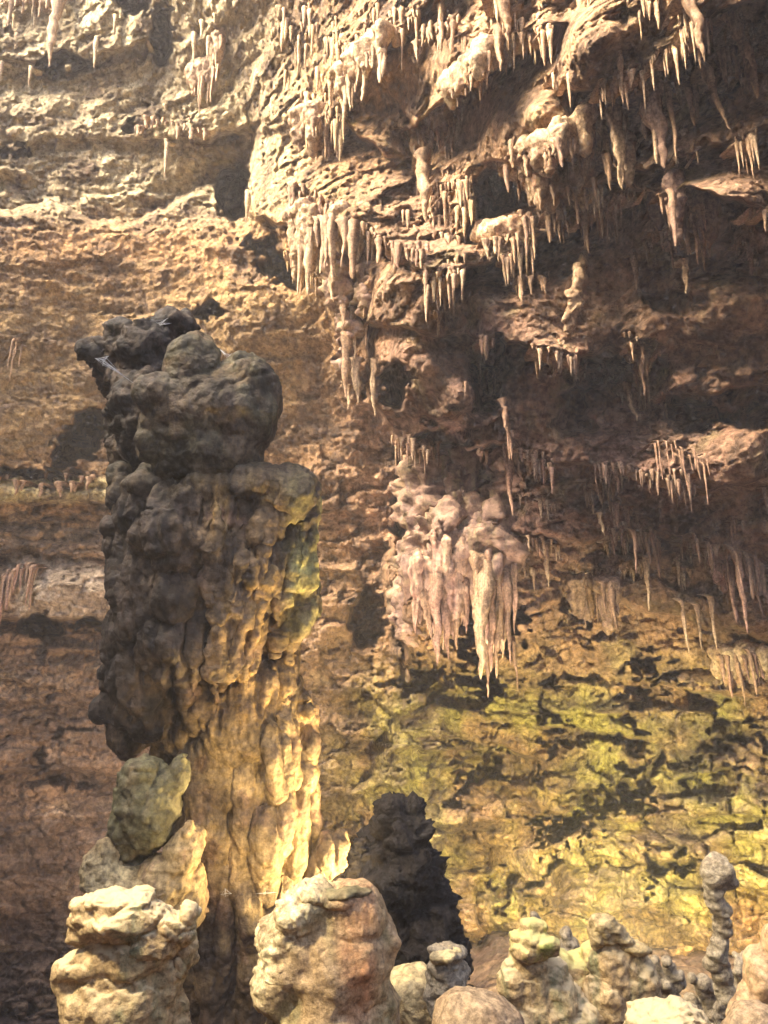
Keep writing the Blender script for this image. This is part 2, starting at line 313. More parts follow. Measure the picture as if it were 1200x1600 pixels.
# colours of the rock by zone, some with light and shade put in
C = np.tile(np.array([0.42, 0.27, 0.155], np.float32), (len(U), 1))
def tint(wt, c):
    global C
    wt = np.clip(wt, 0, 1)[:, None]; C = C * (1 - wt) + wt * np.array(c, np.float32)
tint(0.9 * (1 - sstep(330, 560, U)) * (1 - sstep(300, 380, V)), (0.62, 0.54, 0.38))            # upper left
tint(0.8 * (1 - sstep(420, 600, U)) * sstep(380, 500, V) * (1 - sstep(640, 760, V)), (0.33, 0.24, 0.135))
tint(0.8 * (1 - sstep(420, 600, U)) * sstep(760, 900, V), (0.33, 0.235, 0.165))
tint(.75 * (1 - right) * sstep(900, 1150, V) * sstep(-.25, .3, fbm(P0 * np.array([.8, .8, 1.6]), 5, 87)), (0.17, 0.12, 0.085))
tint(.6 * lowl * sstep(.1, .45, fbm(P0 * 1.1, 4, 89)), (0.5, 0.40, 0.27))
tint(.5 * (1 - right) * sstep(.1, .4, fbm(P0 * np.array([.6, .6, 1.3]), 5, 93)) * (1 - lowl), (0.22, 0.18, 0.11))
slab = sstep(18, 34, Uw) * (1 - sstep(190, 215, Uw)) * sstep(868, 890, V + .5 * wv) * (1 - sstep(962, 972, V + .35 * wv)); tint(.85 * slab, (0.68, 0.56, 0.43)); tint(0.85 * (1 - sstep(190, 260, U)) * sstep(742, 752, V + .3 * wv) * (1 - sstep(780, 792, V + .3 * wv)), (0.62, 0.54, 0.32))  # pale slab and ledge, with the local lamp's glow put into their colour
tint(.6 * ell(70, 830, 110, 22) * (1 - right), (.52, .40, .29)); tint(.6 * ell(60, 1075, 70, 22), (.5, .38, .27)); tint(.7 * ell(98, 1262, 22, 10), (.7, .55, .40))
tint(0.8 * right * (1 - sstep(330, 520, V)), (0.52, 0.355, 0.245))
tint(0.75 * gau(980, 760, 280, 320), (0.275, 0.175, 0.175)); tint(0.75 * gau(700, 640, 150, 260), (0.33, 0.215, 0.20)); tint(.4 * gau(1130, 350, 120, 200), (.36, .24, .21))  # mauve of the shadows on the right, put into the rock colour
tint(0.85 * blocky * sstep(-.30, .25, fbm(P0 * 0.7, 5, 81)), (0.38, 0.35, 0.13))  # yellow-green here and below: algae, and lamp glow put into the colour
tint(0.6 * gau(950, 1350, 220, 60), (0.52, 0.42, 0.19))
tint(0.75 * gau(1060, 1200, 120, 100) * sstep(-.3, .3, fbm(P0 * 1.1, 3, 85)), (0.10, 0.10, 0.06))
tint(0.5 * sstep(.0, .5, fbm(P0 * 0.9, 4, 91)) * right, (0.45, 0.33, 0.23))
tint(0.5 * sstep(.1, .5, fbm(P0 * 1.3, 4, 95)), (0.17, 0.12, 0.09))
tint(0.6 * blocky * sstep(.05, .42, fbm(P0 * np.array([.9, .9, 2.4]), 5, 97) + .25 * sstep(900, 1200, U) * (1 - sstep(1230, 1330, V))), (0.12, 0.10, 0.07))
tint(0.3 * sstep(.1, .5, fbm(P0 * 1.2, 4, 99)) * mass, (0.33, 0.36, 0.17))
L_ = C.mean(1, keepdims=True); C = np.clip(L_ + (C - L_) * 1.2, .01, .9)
print('wall', time.time() - T0)
idx = np.arange(NU * NV).reshape(NV, NU)
Q = np.stack([idx[:-1, :-1], idx[1:, :-1], idx[1:, 1:], idx[:-1, 1:]], -1).reshape(-1, 4)
qm = mass[Q[:, 0]] > 0.5; ql = (U[Q[:, 0]] < 610 + 0 * Q[:, 0]) & ~qm
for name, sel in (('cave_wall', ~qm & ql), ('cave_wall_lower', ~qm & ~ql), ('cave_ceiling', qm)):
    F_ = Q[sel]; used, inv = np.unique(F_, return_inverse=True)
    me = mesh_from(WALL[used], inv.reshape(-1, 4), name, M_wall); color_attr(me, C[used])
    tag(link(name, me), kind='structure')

# ------------------------------------------------------------------ floor
gx = np.concatenate([np.linspace(-30, -9, 20)[:-1], np.linspace(-9, 9, 220), np.linspace(9, 30, 20)[1:]])
gy = np.concatenate([np.linspace(-30, 2, 15)[:-1], np.linspace(2, 20, 240), np.linspace(20, 30, 12)[1:]])
X, Y = [a.ravel() for a in np.meshgrid(gx, gy)]
p = np.stack([X, Y, 0 * X], 1)
k_ = sstep(9.0, 12.5, Y); far_ = -1.3 + 1.6 * sstep(-2, 3, X)
Z = (1 - k_) * (3.78 - 0.3 * np.clip(Y, 4.3, 9.5)) + k_ * far_ + 0.10 * fbm(p * 0.5, 3, 3) + 0.16 * fbm(p * 1.6, 5, 7)
h_, _e = facets(np.stack([X, Y, 0 * X], 1) * 1.8, 4, 1.2); Z += 0.10 * h_
p[:, 2] = Z
idx = np.arange(len(gx) * len(gy)).reshape(len(gy), len(gx))
tag(link('cave_floor', mesh_from(p, np.stack([idx[:-1, :-1], idx[:-1, 1:], idx[1:, 1:], idx[1:, :-1]], -1).reshape(-1, 4), 'cave_floor', M_floor)), kind='structure')

# ------------------------------------------------------------------ lumps: unions of ellipsoids and tubes, remeshed into one skin, then weathered
def ico(n=3):
    import bmesh
    b = bmesh.new(); bmesh.ops.create_icosphere(b, subdivisions=n, radius=1)
    v = np.array([x.co for x in b.verts]); f = np.array([[y.index for y in x.verts] for x in b.faces]); b.free(); return v, f
ICO = ico(3)
def E(u, v, d, ru, rv=None, rd=None, rot=0):
    """ellipsoid centred at pixel u,v at distance d, radii in pixels at that distance; rot leans it in the picture plane"""
    rv = rv or ru; rd = rd or ru; k = d / FPX
    c, s = math.cos(R(rot)), math.sin(R(rot))
    P = ICO[0] * np.array([ru, rd, rv]) * k
    P = np.stack([c * P[:, 0] - s * P[:, 2], P[:, 1], s * P[:, 0] + c * P[:, 2]], 1)
    return P + at(u, v, d), ICO[1]
def tube(pts, rad, n=12):
    pts = np.array(pts, float); rad = np.array(rad, float); m = len(pts)
    t = np.gradient(pts, axis=0); t /= np.linalg.norm(t, axis=1)[:, None] + 1e-9
    ref = np.array([0, 1.0, 0.01]); a = np.cross(t, ref); a /= np.linalg.norm(a, axis=1)[:, None] + 1e-9; b = np.cross(t, a)
    th = np.linspace(0, 2 * np.pi, n, endpoint=False)
    V_ = pts[:, None] + rad[:, None, None] * (np.cos(th)[None, :, None] * a[:, None] + np.sin(th)[None, :, None] * b[:, None])
    V_ = np.concatenate([V_.reshape(-1, 3), pts[:1], pts[-1:]])
    f = []
    for i in range(m - 1):
        for j in range(n):
            k = (j + 1) % n; A_, B_, C_, D_ = i * n + j, i * n + k, (i + 1) * n + k, (i + 1) * n + j
            f += [(A_, B_, C_), (A_, C_, D_)]
    for j in range(n):
        k = (j + 1) % n; f += [(m * n, k, j), (m * n + 1, (m - 1) * n + j, (m - 1) * n + k)]
    return V_, np.array(f)
def T(pts, d, n=12):
    """tube through (u, v, radius_px[, dd]) at distance d"""
    P = [at(p[0], p[1], d + (p[3] if len(p) > 3 else 0)) for p in pts]
    return tube(P, [max(p[2], .3) * d / FPX for p in pts], n)
def union(prims, voxel, smooth=4):
    V_, F_, o = [], [], 0
    for v, f in prims: V_.append(v); F_.append(f + o); o += len(v)
    me = mesh_from(np.concatenate(V_), np.concatenate(F_), 'tmp')
    ob = bpy.data.objects.new('tmp', me); COL.objects.link(ob)
    m = ob.modifiers.new('r', 'REMESH'); m.mode = 'VOXEL'; m.voxel_size = voxel
    if smooth: s = ob.modifiers.new('s', 'SMOOTH'); s.factor = 0.5; s.iterations = smooth
    dg = bpy.context.evaluated_depsgraph_get(); ev = ob.evaluated_get(dg)
    out = bpy.data.meshes.new_from_object(ev)
    bpy.data.objects.remove(ob); bpy.data.meshes.remove(me)
    n = len(out.vertices); co = np.empty(n * 3, np.float32); out.vertices.foreach_get('co', co)
    no = np.empty(n * 3, np.float32); out.vertex_normals.foreach_get('vector', no)
    return out, co.reshape(-1, 3), no.reshape(-1, 3)
def relief(co, no, bot=0, bots=3.0, flute=0, flutes=5.0, flute2=0, rough=0.03, roughs=4.0, crack=0, cracks=1.2, band=0, bands=6.0, drip=0, fac=0, facs=6.0, warp=0, warps=1.5):
    if warp:
        q_ = co * warps; co = co + warp * np.stack([fbm(q_, 3, 61), fbm(q_, 3, 65), .7 * fbm(q_, 3, 69)], 1)
    h = np.zeros(len(co), np.float32)
    if bot:
        a, b, c = voronoi(co * bots + 0.15 * noise(co * bots)[:, None], 2); h += bot * (0.5 - np.minimum(a, 1) ** 2)
    if flute: h += flute * fbm(co * np.array([flutes, flutes, flutes * 0.13]), 3, 5, ridged=True)
    if flute2: h += flute2 * fbm(co * np.array([11, 11, .8]), 2, 15, ridged=True)
    if drip:
        a = noise(co * np.array([7, 7, 1.1]), 9); h -= drip * sstep(.1, .45, a)
    if crack:
        w_ = co + 0.2 * np.stack([noise(co * 2, 1), noise(co * 2, 2), noise(co * 2, 3)], 1)
        a, b, c = voronoi(w_ * cracks, 6); h -= crack * (1 - sstep(0.0, 0.06, b - a))
    if band: h += band * np.sin(co[:, 2] * bands * 6.28 + 2.5 * noise(co * 1.5, 4)) * (0.6 + 0.6 * noise(co * 3, 6))
    if fac:
        w_ = co + (.35 / facs) * np.stack([noise(co * facs * .7, 1), noise(co * facs * .7, 2), noise(co * facs * .7, 3)], 1)
        a, b = facets(w_ * facs * np.array([1, 1, 1.4]), 3, 1.3); h += fac * a
        a, b = facets(w_ * facs * 2.6, 4, 1.3); h += fac * .35 * a
    h += rough * fbm(co * roughs, 5, 7, gain=.55)
    return co + no * h[:, None]
def lump(name, prims, voxel, mat, parent=None, smooth=4, colfn=None, maskfn=None, **k):
    me, co, no = union(prims, voxel, smooth); co0 = co
    co = relief(co, no, **k)
    if maskfn:      # granular crust where it has grown
        w_ = co0 + .02 * np.stack([noise(co0 * 12, 1), noise(co0 * 12, 2), noise(co0 * 12, 3)], 1)
        a_, b_ = facets(w_ * 19 * np.array([1, 1, 1.6]), 3, 1.2); v1, v2, _v = voronoi(w_ * 16, 5)
        co = co + no * (maskfn(co0) * (.014 * a_ + .022 * (.5 - v1) + .03 * fbm(co0 * 5, 3, 3) + .012))[:, None]; me.name = name
    org = np.zeros(3) if parent is None else np.array(parent.location)
    loc = None
    if parent is None:
        org = np.array([(co[:, 0].min() + co[:, 0].max()) / 2, (co[:, 1].min() + co[:, 1].max()) / 2, co[:, 2].min()]); loc = org
    me.vertices.foreach_set('co', (co - org).astype(np.float32).ravel()); me.update(); me.shade_smooth()
    me.materials.clear(); me.materials.append(mat)
    if colfn: color_attr(me, colfn(co))
    return link(name, me, parent, loc)

# ------------------------------------------------------------------ stalactites
M_sst = rock_mat('small stalactite rock', None, (0.3, 0.2, 0.14), None, scale=3, bump=.01, peb=0)
M_stc = rock_mat('stalactite rock', None, (0.30, 0.19, 0.12), None, scale=2.5, streak=.45, bump=.022, rough=.65, peb=.1)
SCOL = {'calcite': (.44, .285, .18), 'pale calcite': (.62, .45, .29), 'pink calcite': (.46, .27, .20), 'brown calcite': (.28, .17, .125)}
def spike_mesh(top, bot, r, mat, n=10, m=16, bend=0.0, seed=0, flare=1.5, tipr=0.10, ribs=0.12, back=0.0):
    rs = np.random.RandomState(seed); t = np.linspace(0, 1, m)
    L_ = np.linalg.norm(bot - top)
    c = top[None] * (1 - t[:, None]) + bot[None] * t[:, None]
    side = np.array([rs.uniform(-1, 1), rs.uniform(-.5, .5), 0]) * bend * L_
    c = c + np.sin(t * np.pi)[:, None] * side + np.cumsum(rs.normal(0, r * .11, (m, 3)) * [1, 1, 0], 0)
    c[:, 1] += back * np.clip(1 - t / .14, 0, 1) ** 1.5
    prof = (1 - t) ** 0.75 * (1 - tipr) + tipr; prof = prof * (1 + (flare - 1) * np.exp(-t * 9)) * (1 + 0.17 * np.interp(t, np.linspace(0, 1, 9), rs.normal(0, 1, 9)))
    prof[-1] = tipr * .5
    th = np.linspace(0, 2 * np.pi, n, endpoint=False); ph = rs.uniform(0, 6)
    rib = 1 + ribs * np.sin(th * rs.randint(2, 5) + ph) + ribs * .6 * rs.normal(0, 1, n)
    rr = r * prof[:, None] * rib[None]
    V_ = np.empty((m, n, 3)); V_[..., 0] = c[:, :1] + rr * np.cos(th); V_[..., 1] = c[:, 1:2] + rr * np.sin(th); V_[..., 2] = c[:, 2:3]
    V_ = V_.reshape(-1, 3); i = np.arange(m * n).reshape(m, n); j = np.roll(i, -1, 1)
    F_ = np.stack([i[:-1], i[1:], j[1:], j[:-1]], -1).reshape(-1, 4)
    return V_, F_
def stalactite(u0, v0, u1, v1, r, mat, label=None, parent=None, name='stalactite', off=0.15, depth=None, seed=0, big=False, **k):
    d = d0 = depth or wall_depth(u0, v0) - off
    if not depth:
        mn = min(wall_depth(u0 + (u1 - u0) * q_, v0 + (v1 - v0) * q_) for q_ in (.15, .3, .45, .6, .75, .9, 1)); d = max(min(d, mn - .12), d - 1.0)
    a = at(u0, v0, d); b = at_y(u1, v1, a[1]); k['back'] = (d0 - d + .25)
    a = a + np.array([0, 0.05, (a[2] - b[2]) * 0.12])
    V_, F_ = spike_mesh(a, b, r * d / FPX, mat, n=16 if big else 8, m=26 if big else 12, seed=seed, **k)
    org = a if parent is None else np.array(parent.location)
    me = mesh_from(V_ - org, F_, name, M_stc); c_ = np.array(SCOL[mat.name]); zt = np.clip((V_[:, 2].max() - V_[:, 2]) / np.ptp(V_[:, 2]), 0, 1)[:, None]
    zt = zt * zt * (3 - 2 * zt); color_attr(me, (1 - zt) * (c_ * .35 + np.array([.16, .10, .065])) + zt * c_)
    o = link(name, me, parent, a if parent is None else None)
    if label: tag(o, label, 'stalactite')
    return o
_s = [100]
def cluster(label, line, n, ln, rr, mat, off=0.2, jit=6, lean=0.06, name='stalactite_cluster', body=0):
    """stalactites fused at their roots along a line of the rock lip"""
    p = np.array(line, float); s = np.r_[0, np.cumsum(np.hypot(*np.diff(p, axis=0).T))]
    mid = p[len(p) // 2]; root = empty(name, at(mid[0], mid[1], wall_depth(*mid) - off), label=label, cat='stalactites')
    rs = np.random.RandomState(_s[0]); _s[0] += 1; n = int(n * 1.2)
    if body:
        pr = []; m_ = mat[0] if isinstance(mat, (list, tuple)) else mat
        for i in range(int(s[-1] / (rr[1] * .9)) + 1):
            x = min(s[-1], i * rr[1] * .9); u = np.interp(x, s, p[:, 0]); v = np.interp(x, s, p[:, 1]) + rs.uniform(-6, 6); d_ = wall_depth(u, v) - off + rs.uniform(-.1, .12); h_ = body * rs.uniform(.5, 1.2)
            le = (u - 600) / 4200
            pr += [T([(u, v - 14, rr[1] * 1.2), (u + le * h_ * .5, v + h_ * .5, rr[1] * rs.uniform(.8, 1.1)), (u + le * h_, v + h_, 1.5)], d_, 8), E(u, v - 8, d_ + .1, rr[1] * 1.6, 12, rr[1] * 2)]
        pr.append(tube([at(np.interp(x, s, p[:, 0]), np.interp(x, s, p[:, 1]) - 8, wall_depth(np.interp(x, s, p[:, 0]), np.interp(x, s, p[:, 1])) - off + .1) for x in np.linspace(0, s[-1], 9)], [.16] * 9, 8))
        lump('root', pr, 0.04, m_, root, smooth=2, rough=.08, roughs=4, flute=.05, flutes=5, fac=.03, facs=4)
    for i in range(n):
        x = (i + rs.uniform(.1, .9)) / n * s[-1]; u = np.interp(x, s, p[:, 0]); v = np.interp(x, s, p[:, 1])
        q_ = rs.rand() ** 2.2; L_ = (ln[0] * rs.uniform(.4, 1) + (ln[1] - ln[0]) * q_) * (1.45 if rs.rand() < .12 else 1); r = .72 * (rr[0] + (rr[1] - rr[0]) * (0.4 * rs.rand() + 0.6 * q_))
        v += rs.uniform(-jit, jit) * 1.5
        le = (u - 600) / 4200 + rs.normal(0, .022)
        stalactite(u, v - 4, u + le * L_, v + L_, r, mat[rs.randint(len(mat))] if isinstance(mat, (list, tuple)) else mat, parent=root,
                   off=off + rs.uniform(-.05, .3), seed=rs.randint(9999), bend=rs.choice([.0, .02, .05]), tipr=rs.choice([.08, .12, .3, .5]), flare=rs.uniform(1.2, 2.2), ribs=rs.uniform(.08, .28))
    return root

big = [
 (92,-14,78,106,9,M_pale,'bent white stalactite hanging alone at the pale upper wall',dict(bend=.07)),
 (664,232,669,341,15,M_pale,'thickest bright cream stalactite, hanging above the small black cave mouth',dict(flare=1.2)),
 (776,-16,793,62,12,M_stal,'short thick tan stalactite cut by the picture top, above a smooth boulder',{}),
 (686,-14,684,60,7,M_pale,'pale slim stalactite touching the picture top, left of the thick tan one',{}),
 (774,38,785,116,8,M_stal,'long pale stalactite directly beneath the thick tan one at the picture top',{}),
 (1076,-14,1106,86,12,M_stal,'long smooth orange-tan stalactite slanting at the top right beside the bright slab',{}),
 (1136,20,1189,112,10,M_stal,'slanting reddish tan stalactite nearest the upper right corner',{}),
 (1098,90,1136,202,8,M_stal,'long thin brown stalactite below the smooth orange-tan slanting one',{}),
 (958,160,986,288,14,M_pale,'long tapering bright stalactite at the centre of the mossy fringe',{}),
 (932,165,944,245,11,M_pale,'broad pale fluted stalactite under the mossy green patch',{}),
 (1014,120,1046,256,19,M_dkst,'broad brown cone shaped stalactite right of the bright fringe',dict(flare=1.2)),
 (978,596,984,660,8,M_pale,'lone pale pointed stalactite in the dark middle of the ceiling',{}),
 (1072,402,1079,458,6,M_pale,'pale stalactite pair member ending lowest beneath the purple curtain',{}),
 (796,690,800,808,9,M_pink,'long pink brown stalactite hanging over the pale drapery',{}),
 (936,800,941,840,4,M_pale,'tiny white stalactite by itself under the orange tuft',{}),
 (1012,868,1018,954,5,M_pale,'thin long white stalactite above the dark lower wall',{}),
 (855,850,857,918,6,M_pale,'longest white spike of the small group right of the pale drapery',{}),
 (1150,860,1167,990,6,M_pink,'long thin reddish stalactite hanging near the frame edge above the brown curtain',{}),
 (1066,940,1074,1022,4,M_pale,'thin needle stalactite, first of three below the purple ledge',{}),
 (1090,945,1096,1014,4,M_pale,'thin needle stalactite, middle one of three below the purple ledge',{}),
 (1114,930,1119,1014,4,M_pale,'thin needle stalactite, last of three and next to the reddish fringe',{}),
]
for i, (a, b, c, d_, r, m, lab, kw) in enumerate(big):
    stalactite(a, b, c, d_, r, m, lab, seed=i + 3, big=True, off=.3, **kw)
CL = [
 ('fringe of pale stalactites along the mossy lip in the upper right', [(905,205),(940,165),(985,150),(1030,140)], 16, (30,110), (5,11), [M_pale,M_stal], dict(body=60)),
 ('dense tan stalactites hanging in two ranks left of the mossy fringe', [(790,255),(830,240),(880,215),(915,205)], 16, (20,70), (5,10), [M_stal,M_stal,M_dkst], dict(body=40)),
 ('lower rank of brown stalactites over the deep shadowed hollow', [(780,285),(830,290),(880,300),(930,270)], 14, (30,80), (5,10), [M_stal,M_dkst], dict(body=40)),
 ('stalactites ending in pale tips beside the black cave mouth', [(810,330),(840,330),(870,325)], 8, (40,90), (5,9), [M_stal,M_dkst]),
 ('short pale comb of stalactites under the black cave mouth', [(745,370),(775,372),(815,362)], 12, (20,48), (4,8), [M_stal,M_pale], dict(body=26)),
 ('brown stalactites hanging in the dark corner at the top right', [(1090,95),(1130,75),(1190,60)], 12, (30,110), (5,10), [M_stal,M_dkst], dict(body=50)),
 ('stalactites above the broad boulder on the right, short and tan', [(1040,120),(1065,130),(1090,120)], 8, (40,80), (6,11), [M_stal,M_dkst], dict(body=40)),
 ('tan teeth beside the thickest bright stalactite', [(645,215),(690,195),(720,170)], 12, (20,70), (5,9), [M_stal,M_stal,M_pale], dict(body=50)),
 ('row of stalactites on the rim left of the brown boulder, near the top', [(700,140),(735,110),(765,75)], 11, (18,50), (4,8), [M_stal], dict(body=26)),
 ('stalactite fringe touching the picture top above the round boulder', [(640,75),(665,40),(720,20)], 12, (20,60), (4,9), [M_stal,M_pale]),
 ('stalactites on the diagonal rim at the upper centre', [(535,125),(560,95),(600,60)], 12, (25,75), (5,9), [M_stal,M_pale], dict(body=40)),
 ('broad cream stalactites high beside the centre, lit on their left', [(470,195),(495,190),(530,215)], 9, (30,90), (6,12), [M_pale,M_stal], dict(body=50)),
 ('small stalactites in the shadow next to the square dark opening', [(450,285),(480,300),(520,320)], 9, (20,55), (4,8), [M_stal,M_pink]),
 ('tall fluted organ pipe stalactites, brightest group of the left edge of the ceiling', [(465,345),(500,345),(530,350),(560,355)], 15, (50,130), (7,13), [M_pale,M_stal,M_stal], dict(body=80)),
 ('stalactites of the pink mound right of the organ pipes', [(590,375),(630,385),(670,380)], 12, (20,50), (4,8), [M_pink,M_stal]),
 ('purple brown curtain of stalactites under the broad boulder', [(1025,310),(1050,300),(1075,310),(1110,330)], 15, (40,100), (5,9), [M_dkst,M_pink], dict(body=70)),
 ('short pale stalactites beneath the purple curtain', [(1045,370),(1075,375),(1110,380)], 8, (30,70), (3,6), [M_stal,M_pink]),
 ('row of small stalactites on the sunlit knob in the middle', [(805,440),(835,425),(860,430)], 8, (20,45), (4,8), [M_stal]),
 ('ochre curtain in front of the dark niche, right of the middle', [(985,545),(1000,545),(1012,548)], 6, (30,60), (5,8), [M_stal,M_dkst], dict(body=40)),
 ('thin white straws right of the lone pale stalactite', [(985,570),(1000,575),(1015,580)], 6, (50,80), (2,4), [M_pale]),
 ('stalactites inside the tall shadowed hollow at the centre', [(725,590),(755,580),(785,560)], 10, (20,60), (3,6), [M_dkst,M_pink]),
 ('pink knobbly stalactites on the vertical rib at the centre right', [(780,600),(790,640),(800,680)], 8, (20,60), (4,7), [M_pink]),
 ('orange tuft of stalactites in the dark red zone', [(920,765),(935,758),(955,752)], 8, (20,45), (4,7), [M_stal]),
 ('small white group of stalactites right of the pale drapery', [(815,850),(840,845),(875,850)], 10, (20,55), (3,6), [M_pale,M_dkst]),
 ('cream and brown spikes packed under the bright slanting slab', [(1035,120),(1055,100),(1085,85)], 9, (40,110), (5,10), [M_stal,M_pale], dict(body=50)),
 ('second row of tan spikes behind the mossy fringe', [(860,260),(900,250),(940,240),(980,235)], 12, (30,75), (5,9), [M_stal,M_stal,M_pale], dict(body=40)),
 ('hanging brown row at the middle of the broad boulder rim', [(930,300),(905,320),(870,345)], 9, (15,45), (3,6), [M_stal,M_dkst]),
 ('dark fluted stalactites over the green wall', [(895,920),(925,915),(960,925)], 12, (30,90), (5,8), [M_dkst], dict(body=60)),
 ('reddish stalactite fringe close to the right picture edge', [(1120,880),(1150,870),(1195,880)], 14, (40,110), (4,7), [M_pink,M_dkst], dict(body=50)),
 ('faint straws hanging in the dark red zone', [(1020,690),(1070,700),(1110,720)], 10, (40,90), (2,3.5), [M_dkst,M_pink]),
 ('pale ended stalactites over the brown curtain at the lower right', [(1120,1030),(1160,1025),(1200,1030)], 10, (40,90), (4,7), [M_stal,M_pink], dict(body=50)),
 ('brown stalactites standing close in front of the ledge at the middle', [(985,840),(1010,830),(1035,840)], 8, (30,80), (3,6), [M_dkst,M_pink]),
 ('thin stalactites beneath the centre boulder', [(635,705),(660,700),(690,700)], 8, (20,60), (3,5), [M_dkst,M_stal]),
 ('white fringe of stalactites in the far upper left corner', [(0,-5),(40,-5),(75,0)], 9, (15,40), (3,6), [M_pale]),
 ('pale fringe on the ledge of the upper left wall', [(205,190),(250,190),(320,195)], 14, (8,25), (3,6), [M_pale]),
 ('pale streaming stalactites under the cream ledge at left', [(300,120),(330,110),(345,60)], 9, (30,80), (3,6), [M_pale,M_stal], dict(body=30)),
 ('tiny stalactites of the bright ledge behind the column', [(-5,750),(60,748),(150,752)], 16, (15,32), (5,9), [M_stal]),
 ('hanging root like stalactites at the left picture edge', [(0,900),(25,890),(60,880)], 12, (30,90), (3,5), [M_pink,M_stal]),
 ('thin pair of root like stalactites on the left wall', [(15,540),(35,535)], 4, (50,85), (2,3.5), [M_stal]),
]
for c in CL:
    kw = c[-1] if isinstance(c[-1], dict) else {}
    cluster(*(c[:-1] if kw else c), **kw)

# countless small stalactites wherever the hanging rock has an overhanging edge
def small_spikes(n=2100):
    dv = np.gradient(Dg, axis=0) / np.gradient(vsx)[:, None]
    m2 = mass.reshape(NV, NU); G = (dv > 0.018) & ((m2 > .5) | ((U.reshape(NV, NU) < 420) & (V.reshape(NV, NU) < 260) & (RNG.rand(NV, NU) < .05)) | ((U.reshape(NV, NU) > 640) & (V.reshape(NV, NU) < 1230) & (RNG.rand(NV, NU) < .12)))
    G &= (np.abs(np.arange(NU) - NU / 2) < NU / 2 - 62)[None]
    patch = noise(uv3 / 90.0, 77).reshape(NV, NU); G &= patch > 0.05; G &= (boulder.reshape(NV, NU) < .4) & (V.reshape(NV, NU) < 900)
    js, is_ = np.nonzero(G); pick = RNG.choice(len(js), min(n, len(js)), replace=False)
    VV, FF, o = [], [], 0
    cols = []
    for k, c in enumerate(pick):
        u, v = us[is_[c]], vsx[js[c]]; d = Dg[max(js[c] - 2, 0), is_[c]] + .02
        L_ = 5 + (42 + 22 * (v < 480)) * RNG.rand() ** 3; r = 1.6 + 3.2 * RNG.rand() * (L_ / 44) ** .5 + .6
        a = at(u, v - 4, d); b = at_y(u + (u - 600) / 4200 * L_, v + L_, a[1])
        v_, f_ = spike_mesh(a, b, r * d / FPX, None, n=6, m=6, seed=k, flare=1.8, tipr=.15, back=.35); VV.append(v_); FF.append(f_ + o); o += len(v_)
        base = C[js[c] * NU + is_[c]]; t_ = RNG.rand() ** 1.5
        cols.append(np.tile(base * (1 - .55 * t_) + .55 * t_ * np.array([.62, .50, .36]), (len(v_), 1)))
    me = mesh_from(np.concatenate(VV), np.concatenate(FF), 'small_stalactites', M_sst); color_attr(me, np.concatenate(cols))
    tag(link('small_stalactites', me), 'countless small stalactites along the overhanging edges of the ceiling', 'stalactites', kind='stuff')
small_spikes()

# draperies
dr = empty('flowstone_drapery', at(720, 900, 14.5), label='big pale pink drapery with fluted pipes and a bright cream spike', cat='drapery')
lump('drapery_root', [E(690,860,15.3,44,60,40), E(750,860,15.2,38,50,40), E(660,800,15.9,22,90,34), E(715,800,15.9,40,90,40), E(640,930,15.7,20,70,30), E(785,790,15.2,12,100,24), E(760,902,14.8,34,18,30), E(690,895,14.9,40,22,30), E(740,830,15.4,16,60,24)],
     0.05, M_drap, dr, warp=.5, warps=.9, bot=.03, bots=4, flute=.22, flutes=3.0, flute2=.06, rough=.34, roughs=2.0, fac=.11, facs=3.2)
pr = []; rs = np.random.RandomState(5)
for u0, u1, va, lo, hi in [(646, 730, 895, 90, 140), (738, 796, 900, 100, 150)]:
    for u in np.arange(u0, u1, 6.5):
        h_ = rs.uniform(lo, hi) * (1 - .45 * abs((u - (u0 + u1) / 2) / ((u1 - u0) / 2)) ** 2); r_ = rs.uniform(3.6, 6.5)
        vt = va - rs.uniform(8, 60) * (.4 + .6 * rs.rand()); pr.append(T([(u, vt - 14, 3, .45), (u, vt, r_ * 1.2, .08), (u + 1, va + h_ * .5, r_), (u + 3, va + h_, 1.5)], 14.6 + rs.uniform(-.10, .10), 8))
lump('curtain', pr, 0.03, M_drap2, dr, smooth=2, rough=.08, warp=.06, warps=3, flute=.03, flutes=8)
rs = np.random.RandomState(3)
for i, (u, v0, v1, r, m) in enumerate([(652,900,990,9,M_pink),(668,895,1000,10,M_stal),(683,895,1038,11,M_pink),(698,900,1030,10,M_pink),(712,905,1015,9,M_stal),(724,900,990,7,M_pink),
        (742,870,1010,12,M_pale),(752,885,1062,16,M_pale),(768,905,1050,9,M_pink),(780,900,1060,9,M_stal),(791,895,1040,7,M_dkst),(805,880,990,6,M_pink),(804,1000,1080,4,M_dkst),(760,1000,1090,5,M_dkst)]):
    stalactite(u, v0, u + 4, v1, r, m, parent=dr, name='pipe', depth=14.55 + rs.uniform(-.1, .2), seed=i, big=True, flare=1.1, ribs=.2)
dr2 = empty('flowstone_cascade', at(545, 500, 15), label='knobbly cream cascade dripping down the edge of the hanging rock, left of centre', cat='cascade')
lump('cascade_root', [E(530,440,15.3,18,50,18), E(543,500,15.3,12,40,14), E(545,560,15.4,10,40,12), E(552,605,15.5,11,22,12), E(585,610,15.4,6,30,8), E(572,460,15.1,14,40,14)], 0.045, M_drap, dr2, bot=.03, bots=4, rough=.22, roughs=3, flute=.10, fac=.12, facs=3.5)
for i, (u, v0, v1, r) in enumerate([(520,400,470,8),(535,440,520,8),(548,480,560,7),(541,520,620,8),(556,560,632,8),(570,480,540,5),(585,560,650,5),(562,420,500,6),(545,600,640,5)]):
    stalactite(u, v0, u + 2, v1, r, [M_pale, M_stal][i % 2], parent=dr2, name='pipe', depth=15 + (i % 3) * .1, seed=i + 50, big=True)
